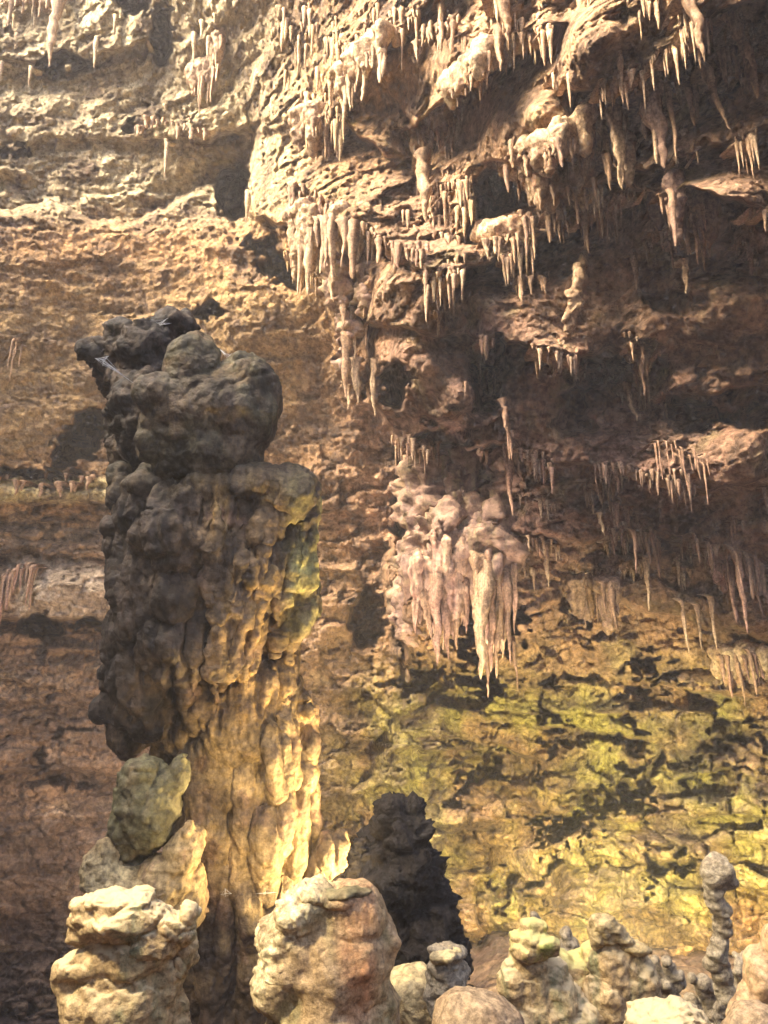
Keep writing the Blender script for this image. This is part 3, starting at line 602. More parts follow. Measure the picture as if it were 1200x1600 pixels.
dt = min(wall_depth(u_, v_) for u_, v_ in ((905, 420), (900, 450), (896, 480), (890, 520))) - .15
cw = empty('twisted_stalactite', at(905, 420, dt), label='twisted pale stalactite with stacked flanges, middle of the ceiling', cat='stalactite')
lump('shaft', [T([(912,400,9,.7),(909,410,8,.3),(906,425,6),(900,450,6),(897,475,6),(892,500,5),(887,535,1)], dt), E(905,432,dt,9,12,8,15), E(899,458,dt,10,13,8,-20), E(895,484,dt,9,12,8,20), E(891,506,dt,6,12,7,-15), E(898,468,dt,6,14,6,30), E(888,492,dt-.03,5,14,5,-30)],
     0.02, M_pale, cw, smooth=2, warp=.08, warps=4, bot=.02, bots=8, rough=.06, fac=.02, facs=6, flute=.03)
print('stalactites', time.time() - T0)

# ------------------------------------------------------------------ the great column
M_cdark = rock_mat('dark column rock', (0.10, 0.085, 0.06), (0.05, 0.045, 0.045), None, scale=1.5, bump=0.05, rough=.8)
M_crown = rock_mat('greenish column rock', (0.17, 0.16, 0.09), (0.10, 0.09, 0.06), (0.2, 0.13, 0.07), scale=1.5, bump=0.04, rough=.8)
M_shaft = rock_mat('ochre column rock', (0.30, 0.20, 0.10), (0.15, 0.09, 0.055), (0.24, 0.12, 0.08), scale=1.5, streak=.3, bump=0.03, rough=.62)
M_base = rock_mat('yellow flowstone', (0.42, 0.31, 0.16), (0.26, 0.18, 0.10), (0.30, 0.17, 0.12), scale=1.5, streak=.3, bump=0.02, rough=.6)
DC = 9.0
colm = empty('great_column', at(340, 1590, DC), label='huge dark knobbly column with an orange lit right side, standing in front of the wall', cat='cave column')
def unproj(co):
    q_ = co - CAM; dd = q_ @ FWD; return 600 + FPX * q_[:, 0] / dd, 800 - FPX * (q_ @ UPV) / dd
def colcol(co):
    u, v = unproj(co); n_ = fbm(co * 1.2, 3, 33); n2_ = fbm(co * 2.5, 3, 37)
    n3_ = fbm(co * np.array([4, 4, 1.6]), 4, 53)
    c = np.tile(np.array([.20, .13, .065]), (len(co), 1))
    def mx(w_, k): nonlocal c; w_ = np.clip(w_, 0, 1)[:, None]; c = c * (1 - w_) + w_ * np.array(k)
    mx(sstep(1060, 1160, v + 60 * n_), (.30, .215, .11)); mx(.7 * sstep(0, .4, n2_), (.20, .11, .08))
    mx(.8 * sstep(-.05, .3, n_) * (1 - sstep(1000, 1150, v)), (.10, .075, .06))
    mx(.8 * sstep(.0, .25, fbm(co * np.array([5, 5, 1.1]), 3, 57)) * sstep(280, 330, u) * sstep(720, 770, v) * (1 - sstep(1080, 1180, v)), (.40, .26, .10))  # gold streaks: lamplit rib edges put into the colour
    mx((1 - sstep(-60, 20, u - 320 - 50 * n_)) * (1 - sstep(1120, 1220, v)), (.036, .027, .022)); mx(.6 * sstep(1450, 1600, v), (.16, .10, .07))  # left side darker: coated rock, with its shade also put into the colour
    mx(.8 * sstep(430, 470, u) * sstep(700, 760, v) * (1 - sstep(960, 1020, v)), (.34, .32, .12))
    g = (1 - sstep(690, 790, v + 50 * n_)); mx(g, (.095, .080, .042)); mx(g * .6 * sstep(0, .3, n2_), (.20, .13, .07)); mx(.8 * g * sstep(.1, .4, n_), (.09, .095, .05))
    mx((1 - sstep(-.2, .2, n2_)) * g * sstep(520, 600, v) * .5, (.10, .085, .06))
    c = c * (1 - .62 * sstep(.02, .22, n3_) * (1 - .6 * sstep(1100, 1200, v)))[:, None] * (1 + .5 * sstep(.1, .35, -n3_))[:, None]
    return c
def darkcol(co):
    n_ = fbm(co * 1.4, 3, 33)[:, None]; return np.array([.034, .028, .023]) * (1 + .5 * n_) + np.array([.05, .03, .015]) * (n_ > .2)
M_colm = rock_mat('column rock', None, (0.10, 0.07, 0.05), None, scale=1.6, streak=.35, bump=0.035, rough=.6)
lump('rear_spire', [E(215,545,9.9,48,42,50), E(270,520,9.9,40,24,40), E(150,556,9.8,20,14,20), E(185,590,9.9,34,40,40), E(200,650,9.9,30,50,40), E(205,700,9.8,30,60,40), E(240,640,9.6,60,90,60), E(240,560,9.7,50,50,50), E(185,750,9.6,20,40,30),
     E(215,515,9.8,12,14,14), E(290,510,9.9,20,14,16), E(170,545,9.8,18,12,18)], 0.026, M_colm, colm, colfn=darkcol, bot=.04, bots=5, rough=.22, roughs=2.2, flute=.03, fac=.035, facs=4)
crown = [E(298,575,8.72,47,60,46), E(300,620,8.7,50,40,44), E(390,602,8.8,42,36,46), E(380,575,8.85,34,16,30), E(248,620,8.6,40,32,38), E(330,645,8.8,84,52,60), E(290,692,8.65,56,30,46), E(385,655,8.75,48,44,48), E(240,692,8.6,27,30,32),
     E(420,640,8.85,20,36,28), E(375,690,8.8,46,30,40), E(300,730,8.7,64,26,44), E(330,745,8.95,90,44,62), E(350,715,8.7,60,20,40),
     E(330,640,8.74,100,72,64), E(322,700,8.76,92,56,64), E(395,640,8.8,42,80,46), E(265,660,8.72,44,60,44)]
lf = [E(278,842,8.5,58,50,44,-35), E(285,800,8.6,50,46,40), E(278,985,8.5,40,82,36,-6), E(225,960,8.8,36,60,40), E(240,1075,8.8,46,80,44), E(250,800,9.1,60,80,70), E(240,900,9.1,62,90,80), E(235,1000,9.15,60,90,80), E(235,1080,9.2,60,70,70), E(225,785,8.8,26,40,30), E(255,835,8.6,40,44,40), E(232,760,8.7,22,26,24,20), E(205,870,8.9,26,36,32),
      E(200,930,9,22,40,30), E(205,1000,9,24,44,32), E(205,1060,9,30,44,36), E(178,1100,9,16,20,18), E(160,1108,9,10,12,10), E(278,930,8.45,32,50,34), E(262,1000,8.5,36,54,34), E(185,740,9.1,16,20,20), E(196,765,9,18,26,22),
      E(205,1130,9.1,26,50,34), E(180,1000,8.9,10,14,12), E(174,1045,8.9,10,16,12), E(182,950,8.9,12,16,12), E(180,860,8.9,12,14,12), E(184,895,8.9,12,14,12), E(190,825,8.9,14,18,14), E(240,880,8.6,26,30,26), E(290,870,8.5,26,30,24)]
lf += [E(252,900,8.95,68,130,72), E(245,1040,8.95,66,110,70)]
sh = [E(345,790,9.05,105,80,75), E(452,770,8.8,46,42,46), E(425,765,8.75,40,36,40), E(468,800,8.95,24,46,30), E(345,900,9.1,95,110,75), E(345,1010,9.15,90,110,75), E(330,1110,9.2,85,100,75), E(330,765,8.6,60,22,30), E(400,760,8.65,44,30,34),
      E(340,860,8.55,34,50,24), E(395,850,8.6,26,50,20), E(372,925,8.5,40,46,24), E(345,800,8.5,24,30,18), E(305,810,8.5,24,30,20)]
rs = np.random.RandomState(12)
for i in range(46):     # dripping ribs of the middle, leaning from the shoulder down to the left
    u0 = rs.uniform(300, 492); v0 = rs.uniform(755, 930) + (25 if u0 > 420 else 0); L_ = rs.uniform(60, 150); le = -0.06 - 0.30 * ((u0 - 290) / 200) ** 1.5
    r = rs.uniform(3.5, 9); dd = -0.62 + 0.45 * ((u0 - 345) / 140) ** 2 + rs.uniform(-.06, .06)
    sh.append(T([(u0, v0, r * .7, dd + .14), (u0 + le * L_ * .3, v0 + L_ * .35, r * 1.1, dd - .04), (u0 + le * L_ * .7, v0 + L_ * .7, r, dd - .05), (u0 + le * L_, v0 + L_, 1.5, dd + .02)], DC, 10))
for u0, v0, u1, v1, r in [(470,820,425,1010,9),(482,820,455,960,8),(455,820,398,1000,9),(430,830,372,1060,9),(405,880,345,1085,10),(375,890,340,1060,8),(440,860,390,1010,8),(350,930,330,1100,9),(300,960,285,1100,10),(487,790,462,1000,7),(420,900,380,1060,7),(320,930,300,1080,9),(462,860,430,985,6)]:
    k1 = .45 * ((u0 - 345) / 140) ** 2
    sh.append(T([(u0, v0, r, -.45 + k1), ((u0 * 2 + u1) / 3, (v0 * 2 + v1) / 3, r, -.72 + k1), ((u0 + 2 * u1) / 3, (v0 + 2 * v1) / 3, r * .9, -.76 + k1), (u1, v1, 3, -.66 + k1)], DC, 10))
bs = [E(375,1100,8.72,66,90,46), E(350,1190,8.76,64,90,46), E(330,1090,8.72,60,60,44), E(385,1080,9.15,66,120,66), E(388,1200,9.15,74,130,72), E(372,1330,9.15,80,140,75), E(365,1450,9.2,70,130,72), E(360,1570,9.3,74,90,80), E(358,1700,9.3,90,140,90), E(300,1200,9.2,56,120,56), E(442,1010,9.1,18,70,24), E(430,1120,9,26,80,30),
      E(445,1230,9,28,80,30), E(462,1110,9,14,40,16), E(470,1118,8.9,20,16,20), E(482,1145,8.95,12,38,16), E(480,1180,8.95,7,22,10), E(466,1205,8.9,16,14,18), E(470,1175,8.95,10,22,12), E(472,1215,8.9,20,26,20), E(484,1255,8.95,11,50,14), E(478,1300,8.95,7,30,10), E(458,1240,8.85,10,44,14), E(455,1330,8.9,26,60,26), E(510,1335,8.8,24,32,24), E(527,1330,8.8,13,26,18), E(492,1360,8.8,22,34,24), E(470,1395,8.8,20,40,24),
      E(440,1060,8.8,16,34,18), E(430,1160,8.7,22,50,22), E(425,1290,8.6,22,60,22)]
for u0, v0, u1, v1, r, o_ in [(300,1190,292,1620,26,.1),(338,1150,334,1640,23,0),(372,1160,356,1640,15,.05),(388,1100,372,1500,10,-.03),(404,1110,390,1620,17,0),(424,1070,412,1460,15,0),(442,1060,436,1400,13,0),(322,1120,318,1400,22,.05),(455,1050,456,1230,10,0),
                          (418,1230,414,1400,20,-.12),(442,1220,436,1330,18,-.1),(462,1230,454,1400,13,-.05),(352,1300,346,1560,10,-.1),(436,1340,430,1500,18,-.08),(396,1330,392,1480,14,-.1),(470,1180,468,1330,9,0),(430,1100,424,1260,9,-.12),(447,1110,444,1220,8,-.1)]:
    k1 = .40 * ((u0 - 370) / 110) ** 2 + o_
    bs.append(T([(u0, v0, r * .4, -.22 + k1), ((u0 * 3 + u1) / 4, (v0 * 3 + v1) / 4, r * .85, -.52 + k1), ((u0 + u1) / 2, (v0 + v1) / 2, r, -.60 + k1), ((u0 + 3 * u1) / 4, (v0 + 3 * v1) / 4, r, -.62 + k1), (u1, v1, r * .75, -.55 + k1)], DC, 12))
def split_lump(names, prims, voxel, mat, parent, test, smooth, colfn, **k):
    """one continuous skin, cut into parts where the rock changes its look"""
    me, co, no = union(prims, voxel, smooth); u, v = unproj(co); up_ = (1 - sstep(700, 780, v))[:, None]
    co0 = co; co = relief(co, no, **k)
    c1 = relief(co0, no, warp=.10, warps=1.6, rough=.05, roughs=3, crack=.028, cracks=1.0, bot=.03, bots=5, flute=.02, flutes=4, fac=.012, facs=5); lo_ = sstep(1120, 1200, v)[:, None]; c2 = relief(co0, no, warp=.10, warps=1.6, rough=.05, roughs=3.5, flute=.05, flutes=3.2, flute2=.03, drip=.012, bot=.008, bots=9)
    co = co * (1 - up_) * (1 - lo_) + c1 * up_ + c2 * lo_
    n = len(me.polygons); ls = np.empty(n * 4, np.int32)
    if len(me.loops) == n * 4: me.loops.foreach_get('vertex_index', ls); Fq = ls.reshape(-1, 4)
    else: Fq = np.array([list(p.vertices) + ([p.vertices[2]] if len(p.vertices) == 3 else []) for p in me.polygons], np.int32)
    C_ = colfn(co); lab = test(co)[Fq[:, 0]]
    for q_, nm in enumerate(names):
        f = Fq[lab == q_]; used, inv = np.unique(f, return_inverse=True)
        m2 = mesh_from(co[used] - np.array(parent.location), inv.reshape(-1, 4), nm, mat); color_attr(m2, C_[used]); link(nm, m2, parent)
def whichpart(co):
    u, v = unproj(co); w_ = 40 * noise(co * 2, 8)
    return np.where(v + .4 * w_ < 735, 0, np.where((u + w_ < 310) & (v < 1170), 1, 2))
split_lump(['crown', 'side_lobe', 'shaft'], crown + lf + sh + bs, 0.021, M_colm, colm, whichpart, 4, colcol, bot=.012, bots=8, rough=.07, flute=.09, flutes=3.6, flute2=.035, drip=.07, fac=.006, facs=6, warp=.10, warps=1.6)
M_base = rock_mat('yellow flowstone', (0.42, 0.31, 0.16), (0.26, 0.18, 0.10), (0.30, 0.17, 0.12), scale=1.5, streak=.3, bump=0.02, rough=.6)
M_knob = rock_mat('olive flowstone', (0.17, 0.155, 0.08), (0.11, 0.095, 0.055), (0.26, 0.2, 0.11), scale=1.5, streak=.2, bump=0.02, rough=.75)
lump('knob', [E(232,1262,8.1,52,70,50), E(222,1215,8.1,34,34,30), E(272,1225,8.1,20,50,24,-15), E(222,1192,8.1,10,8,10), E(205,1290,8.1,34,50,40), E(215,1340,8.2,30,30,34)], 0.018, M_knob, colm, rough=.07, roughs=3.5, bot=.02, bots=8, fac=.015, facs=6, crack=.02, cracks=1.6)
lump('knob', [E(283,1340,7.9,26,50,26,-25), E(255,1380,7.9,46,40,40), E(285,1400,8,36,60,36), E(295,1300,7.9,9,18,10,-10)], 0.018, M_base, colm, rough=.07, bot=.02, bots=7, fac=.012, facs=6, flute=.02)
M_yel = rock_mat('pale yellow crust', (0.50, 0.40, 0.22), (0.30, 0.21, 0.10), scale=2, bump=0.03, rough=.75)
lump('knob', [E(160,1365,7.9,34,42,34), E(190,1390,7.9,52,38,44), E(170,1335,7.95,24,24,24), E(228,1400,7.8,28,34,30)], 0.018, M_yel, colm, rough=.06, bot=.025, bots=8, fac=.015, facs=6)
print('column', time.time() - T0)

# ------------------------------------------------------------------ stalagmites on the floor
M_f1 = rock_mat('tan stalagmite', (0.48, 0.35, 0.19), (0.36, 0.25, 0.13), (0.22, 0.22, 0.12), scale=3, bump=0.02, rough=.7, top=(0.58, 0.46, 0.27), peb=.12)
M_f2 = rock_mat('pink tan stalagmite', (0.50, 0.34, 0.20), (0.42, 0.25, 0.15), (0.27, 0.25, 0.12), scale=2, streak=.2, bump=0.012, rough=.6, peb=.12)
M_gran = rock_mat('cream granular crust', (0.78, 0.68, 0.45), (0.58, 0.44, 0.24), scale=4, bump=0.02, rough=.8, peb=.12)
M_dome = rock_mat('brown dome rock', (0.36, 0.26, 0.16), (0.27, 0.18, 0.11), scale=3, bump=.015, peb=.1)
M_blk = rock_mat('black rock', (0.026, 0.020, 0.018), (0.018, 0.015, 0.013), scale=3, bump=0.03, rough=.7)
M_grn = rock_mat('mossy stalagmite', (0.46, 0.36, 0.18), (0.34, 0.20, 0.11), (0.32, 0.34, 0.09), scale=3, bump=0.02, rough=.75, top=(0.50, 0.45, 0.19), peb=.12)
M_gry = rock_mat('grey stalagmite', (0.36, 0.31, 0.23), (0.24, 0.19, 0.13), scale=4, bump=0.02, rough=.75, peb=.12)
def sthing(label, u, v, d, name='stalagmite'): return empty(name, at(u, v, d), label=label, cat='stalagmite')

t = sthing('squat tan stalagmite with a cracked flaring cap, in front of the great column', 200, 1660, 4.8)
lump('cap', [E(190,1432,4.8,78,34,62), E(170,1412,4.8,56,18,50), E(215,1412,4.8,34,16,40), E(270,1452,4.8,44,26,40), E(300,1430,4.8,14,22,18), E(306,1448,4.8,12,14,14), E(150,1455,4.8,40,26,40), E(285,1485,4.85,20,40,24), E(240,1470,4.8,50,30,50)],
     0.010, M_f1, t, warp=.07, warps=3.5, rough=.04, roughs=8, bot=.010, bots=16, crack=.014, cracks=3, fac=.009, facs=8)
lump('trunk', [E(195,1560,4.85,88,90,76), E(200,1640,4.85,95,90,80), E(140,1510,4.8,42,22,44), E(140,1500,4.75,20,12,24), E(255,1530,4.85,34,60,40), E(200,1490,4.85,76,40,60), E(120,1530,4.8,20,40,30), E(265,1580,4.85,24,60,30)],
     0.012, M_f1, t, warp=.07, warps=3.5, rough=.05, roughs=4, bot=.01, bots=12, flute=.015, flutes=6, fac=.009, facs=8)
t = sthing('broad flat topped stalagmite with a cream granular left side and smooth reddish front', 510, 1660, 4.8)
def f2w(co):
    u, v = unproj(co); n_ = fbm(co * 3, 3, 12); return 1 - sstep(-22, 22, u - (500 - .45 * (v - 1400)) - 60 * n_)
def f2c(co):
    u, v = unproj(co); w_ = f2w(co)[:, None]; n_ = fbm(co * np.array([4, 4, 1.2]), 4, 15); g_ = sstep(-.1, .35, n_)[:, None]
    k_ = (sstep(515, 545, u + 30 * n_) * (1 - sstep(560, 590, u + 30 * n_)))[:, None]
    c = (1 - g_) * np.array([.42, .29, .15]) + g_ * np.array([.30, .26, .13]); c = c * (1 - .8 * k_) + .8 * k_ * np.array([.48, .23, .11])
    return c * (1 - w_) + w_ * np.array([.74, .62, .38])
M_f2a = rock_mat('reddish stalagmite', None, (0.40, 0.28, 0.16), scale=3, streak=.2, bump=0.02, rough=.65, peb=.12)
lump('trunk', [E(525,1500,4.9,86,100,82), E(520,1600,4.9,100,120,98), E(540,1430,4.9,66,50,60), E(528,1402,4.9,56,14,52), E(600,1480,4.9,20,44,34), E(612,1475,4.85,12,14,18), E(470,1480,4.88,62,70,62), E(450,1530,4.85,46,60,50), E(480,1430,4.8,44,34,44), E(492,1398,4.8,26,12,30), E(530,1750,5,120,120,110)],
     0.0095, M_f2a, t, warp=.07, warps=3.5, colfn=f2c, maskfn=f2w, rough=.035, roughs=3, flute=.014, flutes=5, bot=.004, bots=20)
lump('cap', [E(536,1393,4.85,44,9,40), E(565,1398,4.85,22,7,30)], 0.010, M_knob, t, warp=.07, warps=3.5, rough=.02, roughs=8, bot=.01, bots=8)
t = sthing('black craggy stalagmite between the great column and the green wall', 630, 1600, 7.6)
lump('trunk', [E(620,1350,7.6,70,60,66), E(625,1300,7.6,48,46,50), E(628,1270,7.6,34,20,36), E(640,1420,7.7,64,80,66), E(655,1490,7.7,66,70,66), E(570,1340,7.5,24,30,30), E(650,1310,7.6,30,40,34), E(600,1262,7.6,14,10,16), E(648,1256,7.6,10,7.6,10), E(580,1400,7.6,40,60,40), E(650,1570,7.7,90,60,80), E(650,1700,7.8,95,130,85)],
     0.022, M_blk, t, warp=.07, warps=3.5, rough=.20, roughs=2.4, bot=.03, bots=9, fac=.07, facs=5)
t = sthing('small banded stalagmite with a pale cap, right of the broad flat topped one', 702, 1600, 5.2)
lump('trunk', [E(700,1495,5.2,28,14,26), E(698,1515,5.2,30,14,26), E(702,1540,5.2,34,30,32), E(706,1570,5.2,38,34,36), E(690,1484,5.2,18,8,18)], 0.009, M_gry, t, warp=.07, warps=3.5, rough=.03, roughs=8, bot=.01, bots=14, band=.016, bands=8, fac=.006, facs=8)
lump('cap', [E(697,1490,5.18,24,10,24), E(690,1500,5.12,18,8,18)], 0.009, M_yel, t, warp=.07, warps=3.5, rough=.02, roughs=9, bot=.02, bots=12)
t = sthing('low pale yellow mound behind the broad flat topped stalagmite', 650, 1640, 5.6)
lump('mound', [E(645,1560,5.6,54,50,60), E(640,1610,5.6,70,60,70)], 0.012, M_yel, t, warp=.07, warps=3.5, rough=.04, roughs=5, bot=.01, bots=14, fac=.006, facs=7)
t = sthing('smooth brown dome at the picture bottom, in front of the small banded stalagmite', 750, 1660, 4.6)
lump('mound', [E(750,1600,4.6,68,50,60), E(755,1640,4.6,80,60,70)], 0.010, M_dome, t, warp=.07, warps=3.5, rough=.03, roughs=3, bot=.006, bots=14, fac=.005, facs=7)
t = sthing('stalagmite with a stacked yellow cap, next to the mossy green saddle', 830, 1660, 5.6)
lump('cap', [E(830,1478,5.6,42,16,36), E(826,1462,5.6,32,14,30), E(830,1448,5.6,22,10,20), E(850,1472,5.55,22,12,22)], 0.010, M_grn, t, warp=.07, warps=3.5, rough=.03, roughs=8, bot=.012, bots=14, band=.012, bands=8, fac=.006, facs=9)
lump('trunk', [E(828,1520,5.65,34,50,34), E(835,1580,5.65,46,60,44), E(800,1535,5.6,18,30,24), E(795,1570,5.6,14,14,18), E(805,1600,5.55,26,30,28), E(862,1560,5.65,40,60,36), E(890,1600,5.7,60,60,50)], 0.011, M_f1, t, warp=.07, warps=3.5, rough=.03, roughs=8, bot=.015, bots=11, fac=.007, facs=7)
t = sthing('mossy yellow green saddle of rock between two taller stalagmites', 895, 1640, 5.9)
lump('mound', [E(880,1520,5.9,34,34,34), E(905,1520,5.9,40,30,34), E(925,1500,5.9,22,34,24), E(900,1580,5.9,60,60,50), E(870,1492,5.9,16,8,16)], 0.012, M_grn, t, warp=.07, warps=3.5, rough=.05, roughs=5, bot=.01, bots=12, fac=.007, facs=7)
t = sthing('leaning brown stalagmite with a hooked pale head, tallest in front of the bright wall', 970, 1660, 5.7)
lump('head', [E(938,1443,5.7,20,16,20), E(950,1455,5.7,22,16,20), E(930,1460,5.7,14,20,18), E(965,1462,5.7,22,10,18,-20), E(990,1478,5.7,24,9,18,-15)], 0.009, M_yel, t, warp=.07, warps=3.5, rough=.02, roughs=9, bot=.012, bots=16, fac=.006, facs=10)
lump('trunk', [E(960,1500,5.75,34,50,32), E(985,1530,5.75,40,60,36), E(950,1560,5.7,34,50,34), E(990,1590,5.75,44,50,40), E(940,1600,5.7,36,50,34), E(1010,1540,5.75,18,50,24)], 0.011, M_f1, t, warp=.07, warps=3.5, rough=.04, roughs=6, bot=.015, bots=11, fac=.007, facs=7)
t = sthing('slender grey stalagmite like a club, taller than its neighbours on the right', 1125, 1620, 6)
lump('shaft', [E(1118,1362,6,20,26,20), E(1126,1358,6,16,20,18), E(1138,1375,6,9,12,12), E(1116,1385,6,17,22,18)] + [E(1122 + 8 * math.sin(i * .8) + i * .6, 1404 + i * 17, 6, 14 + 2 * math.sin(i * 2.3), 13, 14) for i in range(12)] + [T([(1122,1390,11),(1128,1500,12),(1132,1620,14)], 6)],
     0.010, M_gry, t, warp=.07, warps=3.5, smooth=3, rough=.03, roughs=7, bot=.01, bots=16, fac=.006, facs=9)
t = sthing('red brown stalagmite cut by the right picture edge', 1195, 1640, 5)
lump('trunk', [E(1195,1530,5,34,50,34), E(1200,1570,5,50,50,40), E(1205,1480,5,18,30,20), E(1180,1590,5,40,40,34)], 0.011, M_f2, t, warp=.07, warps=3.5, rough=.03, roughs=6, bot=.02, bots=7)
t = sthing('low cream dome at the picture bottom, left of the slender grey stalagmite', 1050, 1660, 4.6)
lump('mound', [E(1045,1600,4.6,62,36,54), E(1060,1580,4.6,34,18,34), E(1050,1640,4.6,80,50,60)], 0.010, M_f1, t, warp=.07, warps=3.5, rough=.07, roughs=5, bot=.012, bots=18, fac=.010, facs=7)
t = sthing('low cream dome in the lower right corner', 1180, 1660, 4.4)
lump('mound', [E(1180,1612,4.4,52,42,50), E(1185,1650,4.4,66,50,60)], 0.010, M_dome, t, warp=.07, warps=3.5, rough=.05, roughs=4, bot=.01, bots=16, fac=.006, facs=7)
for (u, v, s_, lab) in [(886, 1465, 1.0, 'small dark knobbly spire behind the mossy saddle'), (835, 1436, .6, 'tiny dark spire peeping over the stacked yellow cap')]:
    t = sthing(lab, u, v + 60, 8)
    lump('spire', [E(u, v - 4, 8, 9 * s_, 12 * s_, 9), E(u + 3, v + 8, 8, 14 * s_, 10, 12), E(u - 4, v + 20, 8, 18 * s_, 12, 14), E(u, v + 50, 8, 26 * s_, 40, 20)], 0.014, M_gry, t, rough=.04, roughs=6, bot=.05, bots=7)
# knobbly coral like growths
for (u, v, d_, s_, sd_, lab) in [(1040, 1520, 7, 1.0, 4, 'knobbly cave coral clump left of the slender grey stalagmite'), (1108, 1550, 6.6, 1.1, 5, 'knobbly cave coral clump at the foot of the slender grey stalagmite'),
                                (1166, 1500, 7.4, .7, 6, 'small cave coral clump behind the red brown stalagmite')]:
    rs = np.random.RandomState(sd_); pr = [E(u, v + 60, d_, 16, 60, 16)]
    for i in range(20):
        a = rs.uniform(-1, 1); b_ = rs.uniform(0, 1); pr.append(E(u + a * 26 * s_, v - 26 * s_ + b_ * 75 * s_, d_ + rs.uniform(-.1, .1), rs.uniform(6, 10) * s_))
        pr.append(T([(u, v + b_ * 60 * s_ + 20, 5), (u + a * 26 * s_, v - 26 * s_ + b_ * 75 * s_, 5)], d_, 8))
    o = lump('cave_coral', pr, 0.012, M_gry, None, rough=.02, roughs=10, bot=.02, bots=12); tag(o, lab, 'cave coral')
print('stalagmites', time.time() - T0)

# unseen wall added on the left, facing the sun, shades the lower cave
sg_ = np.linspace(-24, 24, 150); zg_ = np.linspace(-3, 25, 80); SG, ZG = [a.ravel() for a in np.meshgrid(sg_, zg_)]
dx_, dy_ = math.sin(SUN_AZ), math.cos(SUN_AZ); back_ = 18 + .05 * ZG
pp = np.stack([dx_ * back_ - dy_ * SG, 12 + dy_ * back_ + dx_ * SG, ZG], 1)
pp = pp + np.array([dx_, dy_, 0]) * (2.2 * fbm(pp * .2, 5, 7))[:, None]; pp[:, 2] += 1.6 * fbm(pp * .22, 4, 9) * sstep(15, 25, ZG)
idx = np.arange(len(pp)).reshape(len(zg_), len(sg_))
tag(link('sun_shade_wall', mesh_from(pp, np.stack([idx[:-1, :-1], idx[:-1, 1:], idx[1:, 1:], idx[1:, :-1]], -1).reshape(-1, 4), 'sun_shade_wall', M_floor)), kind='structure')

# the rest of the chamber round and behind the camera, open to the sky overhead
th_ = np.linspace(-130, 62, 130); zz_ = np.linspace(-3, 19, 50); TH, ZZ = [a.ravel() for a in np.meshgrid(th_, zz_)]
rr_ = 17.0; top_ = np.where(TH < -110, 9.0, 18.0) * 1.0
top_ = 8.5 + 0 * TH
zc = np.minimum(ZZ, top_ + 0 * ZZ); over = sstep(.3, 1, zc / top_) * 3.5
pp = np.stack([np.cos(R(1) * TH) * (rr_ - over) + 1, np.sin(R(1) * TH) * (rr_ - over) + 2, zc], 1)
nn = np.stack([np.cos(R(1) * TH), np.sin(R(1) * TH), 0 * TH], 1)
pp = pp + nn * (1.8 * fbm(pp * .25, 4, 7))[:, None]; pp[:, 2] += .8 * fbm(pp * .4, 3, 9) * (zc >= top_ - .01)
idx = np.arange(len(pp)).reshape(len(zz_), len(th_))
tag(link('cave_wall_rear', mesh_from(pp, np.stack([idx[:-1, :-1], idx[:-1, 1:], idx[1:, 1:], idx[1:, :-1]], -1).reshape(-1, 4), 'cave_wall_rear', M_floor)), kind='structure')

def rubble(n=420):
    rs = np.random.RandomState(21); v0, f0 = ico(2); VV, FF, o = [], [], 0
    for i in range(n):
        y = rs.uniform(4.6, 11); x = rs.uniform(-.55, .55) * y; r = .02 + .11 * rs.rand() ** 3
        ix = int(np.argmin(abs(gx - x))); iy = int(np.argmin(abs(gy - y))); z_ = Z[iy * len(gx) + ix]
        v = v0 * np.array([1, rs.uniform(.6, 1), rs.uniform(.4, .8)]) * r; v = v + v * (.35 * noise(v / r * 1.3 + i, 3))[:, None]
        a = rs.uniform(0, 6); v = np.stack([v[:, 0] * math.cos(a) - v[:, 1] * math.sin(a), v[:, 0] * math.sin(a) + v[:, 1] * math.cos(a), v[:, 2]], 1) + np.array([x, y, z_ + r * .2])
        VV.append(v); FF.append(f0 + o); o += len(v)
    tag(link('floor_rubble', mesh_from(np.concatenate(VV), np.concatenate(FF), 'floor_rubble', M_floor, False)), 'broken stones scattered over the dark cave floor', 'rubble', kind='stuff')
rubble()

# ------------------------------------------------------------------ spider webs
M_web = bpy.data.materials.new('web'); M_web.use_nodes = True; M_web.node_tree.nodes['Principled BSDF'].inputs['Base Color'].default_value = (.85, .87, .9, 1)
def web(label, anchors, d, hub, n=5, r=0.0035):
    V_, F_, o = [], [], 0
    H_ = at(*hub, d); A_ = [at(*a, d + 0.1 * math.sin(i * 3)) for i, a in enumerate(anchors)]
    def th(a, b, rad):
        nonlocal o
        m_ = (a + b) / 2 - np.array([0, 0, 0.03 * np.linalg.norm(a - b)])
        v, f = tube([a, m_, b], [rad] * 3, 5); V_.append(v); F_.append(f + o); o += len(v)
    rs = np.random.RandomState(int(hub[0]))
    for a in A_: th(H_, a, r)
    for k in range(n * 3):
        i_, j_ = rs.choice(len(A_), 2, replace=False); q_, p_ = rs.uniform(.1, 1, 2)
        th(H_ * (1 - q_) + A_[i_] * q_, H_ * (1 - p_) + A_[j_] * p_, r * rs.uniform(.4, .9))
    V_ = np.concatenate(V_); me = mesh_from(V_ - H_, np.concatenate(F_), 'spider_web', M_web)
    tag(link('spider_web', me, None, H_), label, 'spider web')
web('white cobweb filling the notch between the two lobes of the column top', [(343,545),(345,568),(365,566),(382,560),(362,552)], 8.75, (356,558), 9, .0013)
web('white cobweb stretched over the rear spire of the column', [(222,498),(226,512),(250,512),(272,504),(262,497),(240,506)], 9.5, (246,508), 9, .0013)
web('cobweb with one long thread on the left tip of the rear spire', [(148,560),(160,572),(170,556),(208,598)], 8.9, (162,562), 9, .0013)
web('small cobweb across the foot of the column, higher one', [(345,1398),(352,1388),(362,1396),(352,1402)], 8.2, (353,1396), 4, .0009)
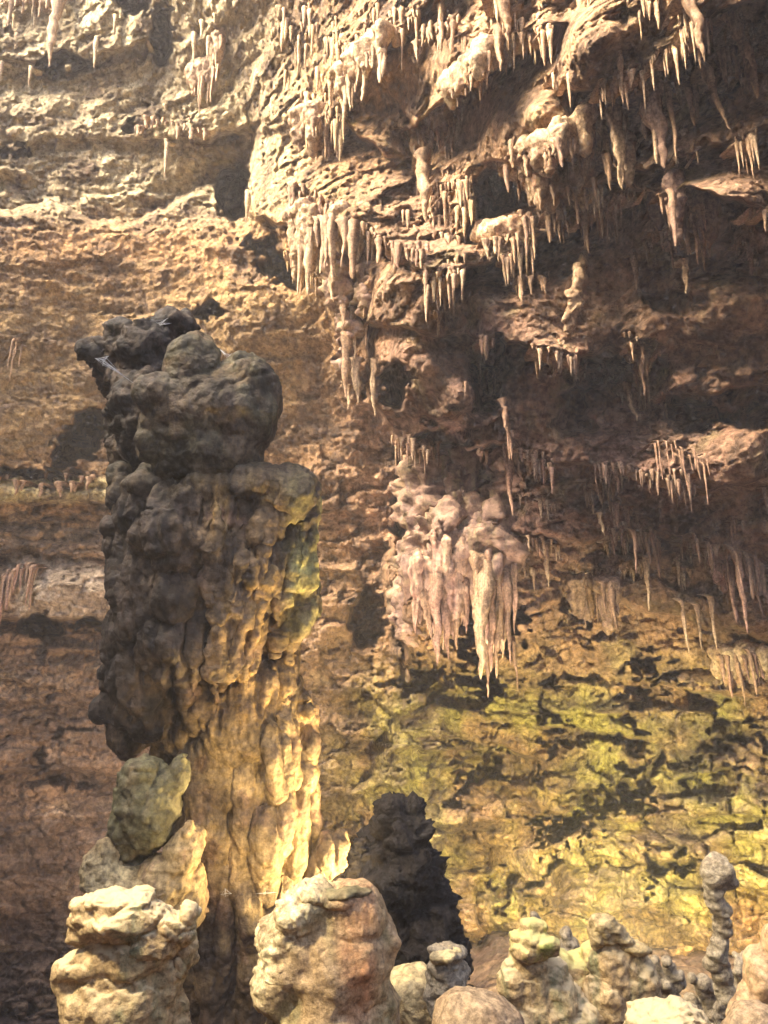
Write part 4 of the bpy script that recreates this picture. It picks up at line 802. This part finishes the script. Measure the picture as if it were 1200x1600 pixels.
web('small cobweb across the foot of the column, beside the broad stalagmite', [(400,1396),(415,1392),(432,1394),(415,1398)], 8.2, (414,1395), 4, .0009)

# ------------------------------------------------------------------ assumed floodlamps, unseen behind rocks, added for the warm light on column and wall
M_hous = bpy.data.materials.new('assumed lamp housing'); M_hous.use_nodes = True; M_hous.node_tree.nodes['Principled BSDF'].inputs['Base Color'].default_value = (.03, .03, .03, 1)
def assumed_flood(label, pos, target, power, color, size=75, blend=.7, rad=.12):  # spot in an added housing, assumed from the warm glow low in the cave
    pos = np.array(pos, float); target = np.array(target, float)
    t = empty('assumed_floodlamp', pos, label=label, cat='assumed_floodlamp'); dr_ = Vector(target - pos); t.rotation_euler = dr_.to_track_quat('-Z', 'Y').to_euler()
    v, f = tube([(0, 0, .16), (0, 0, .15), (0, 0, .0), (0, 0, -.02)], [.05, .1, .13, .14], 16); link('housing', mesh_from(v, f, 'housing', M_hous, False), t, (0, 0, .03))
    l = bpy.data.lights.new('lamp', 'SPOT'); l.energy = power; l.color = color; l.spot_size = R(size); l.spot_blend = blend; l.shadow_soft_size = rad
    o = bpy.data.objects.new('lamp', l); COL.objects.link(o); o.parent = t; o.location = (0, 0, -.06)
assumed_flood('assumed floodlamp behind the black craggy stalagmite aimed at the great column', at(712, 1500, 8.25), at(400, 1080, 8.9), 560, (1, .74, .34), 100, rad=.25)
assumed_flood('assumed floodlamp behind the leaning stalagmite aimed at the green wall', at(960, 1520, 9.5), at(900, 1290, 16), 1000, (1, .86, .42), 110)
# ------------------------------------------------------------------ the haze of the air in the cave
def haze(density=0.0030):
    x0, x1, y0, y1, z0, z1 = -31, 31, -31, 31, -4, 27
    V_ = np.array([(x, y, z) for x in (x0, x1) for y in (y0, y1) for z in (z0, z1)], float)
    me = mesh_from(V_, [(0, 1, 3, 2), (4, 6, 7, 5), (0, 4, 5, 1), (2, 3, 7, 6), (0, 2, 6, 4), (1, 5, 7, 3)], 'haze', None, False)
    m = bpy.data.materials.new('haze air'); m.use_nodes = True; n = m.node_tree; n.nodes.remove(n.nodes['Principled BSDF'])
    pv = n.nodes.new('ShaderNodeVolumePrincipled'); pv.inputs['Density'].default_value = density; pv.inputs['Color'].default_value = (.96, .90, .92, 1)
    pv.inputs['Anisotropy'].default_value = 0.0
    n.links.new(pv.outputs[0], n.nodes['Material Output'].inputs['Volume']); me.materials.append(m)
    tag(link('haze', me), kind='stuff')
haze()
assumed_flood('assumed floodlamp high out of view, aimed at the front row of stalagmites', (-3.4, 2.9, 6.6), (0.6, 5.4, 2.0), 420, (1, .84, .54), 84, rad=.2)  # this and the next three: more assumed, unseen lamps added for warm light
assumed_flood('assumed floodlamp behind the broad flat topped stalagmite aimed up at the column', at(545, 1480, 6.4), at(400, 1150, 9), 80, (1, .74, .36), 80, rad=.2)
assumed_flood('assumed floodlamp behind the column aimed at the left wall', at(300, 1400, 12), at(90, 960, 17.5), 430, (1, .76, .55), 125, rad=.2)
assumed_flood('assumed floodlamp low down, aimed up at the pink drapery', at(640, 1480, 11), at(715, 930, 15), 500, (1, .78, .60), 40, rad=.2)
print('done', time.time() - T0)
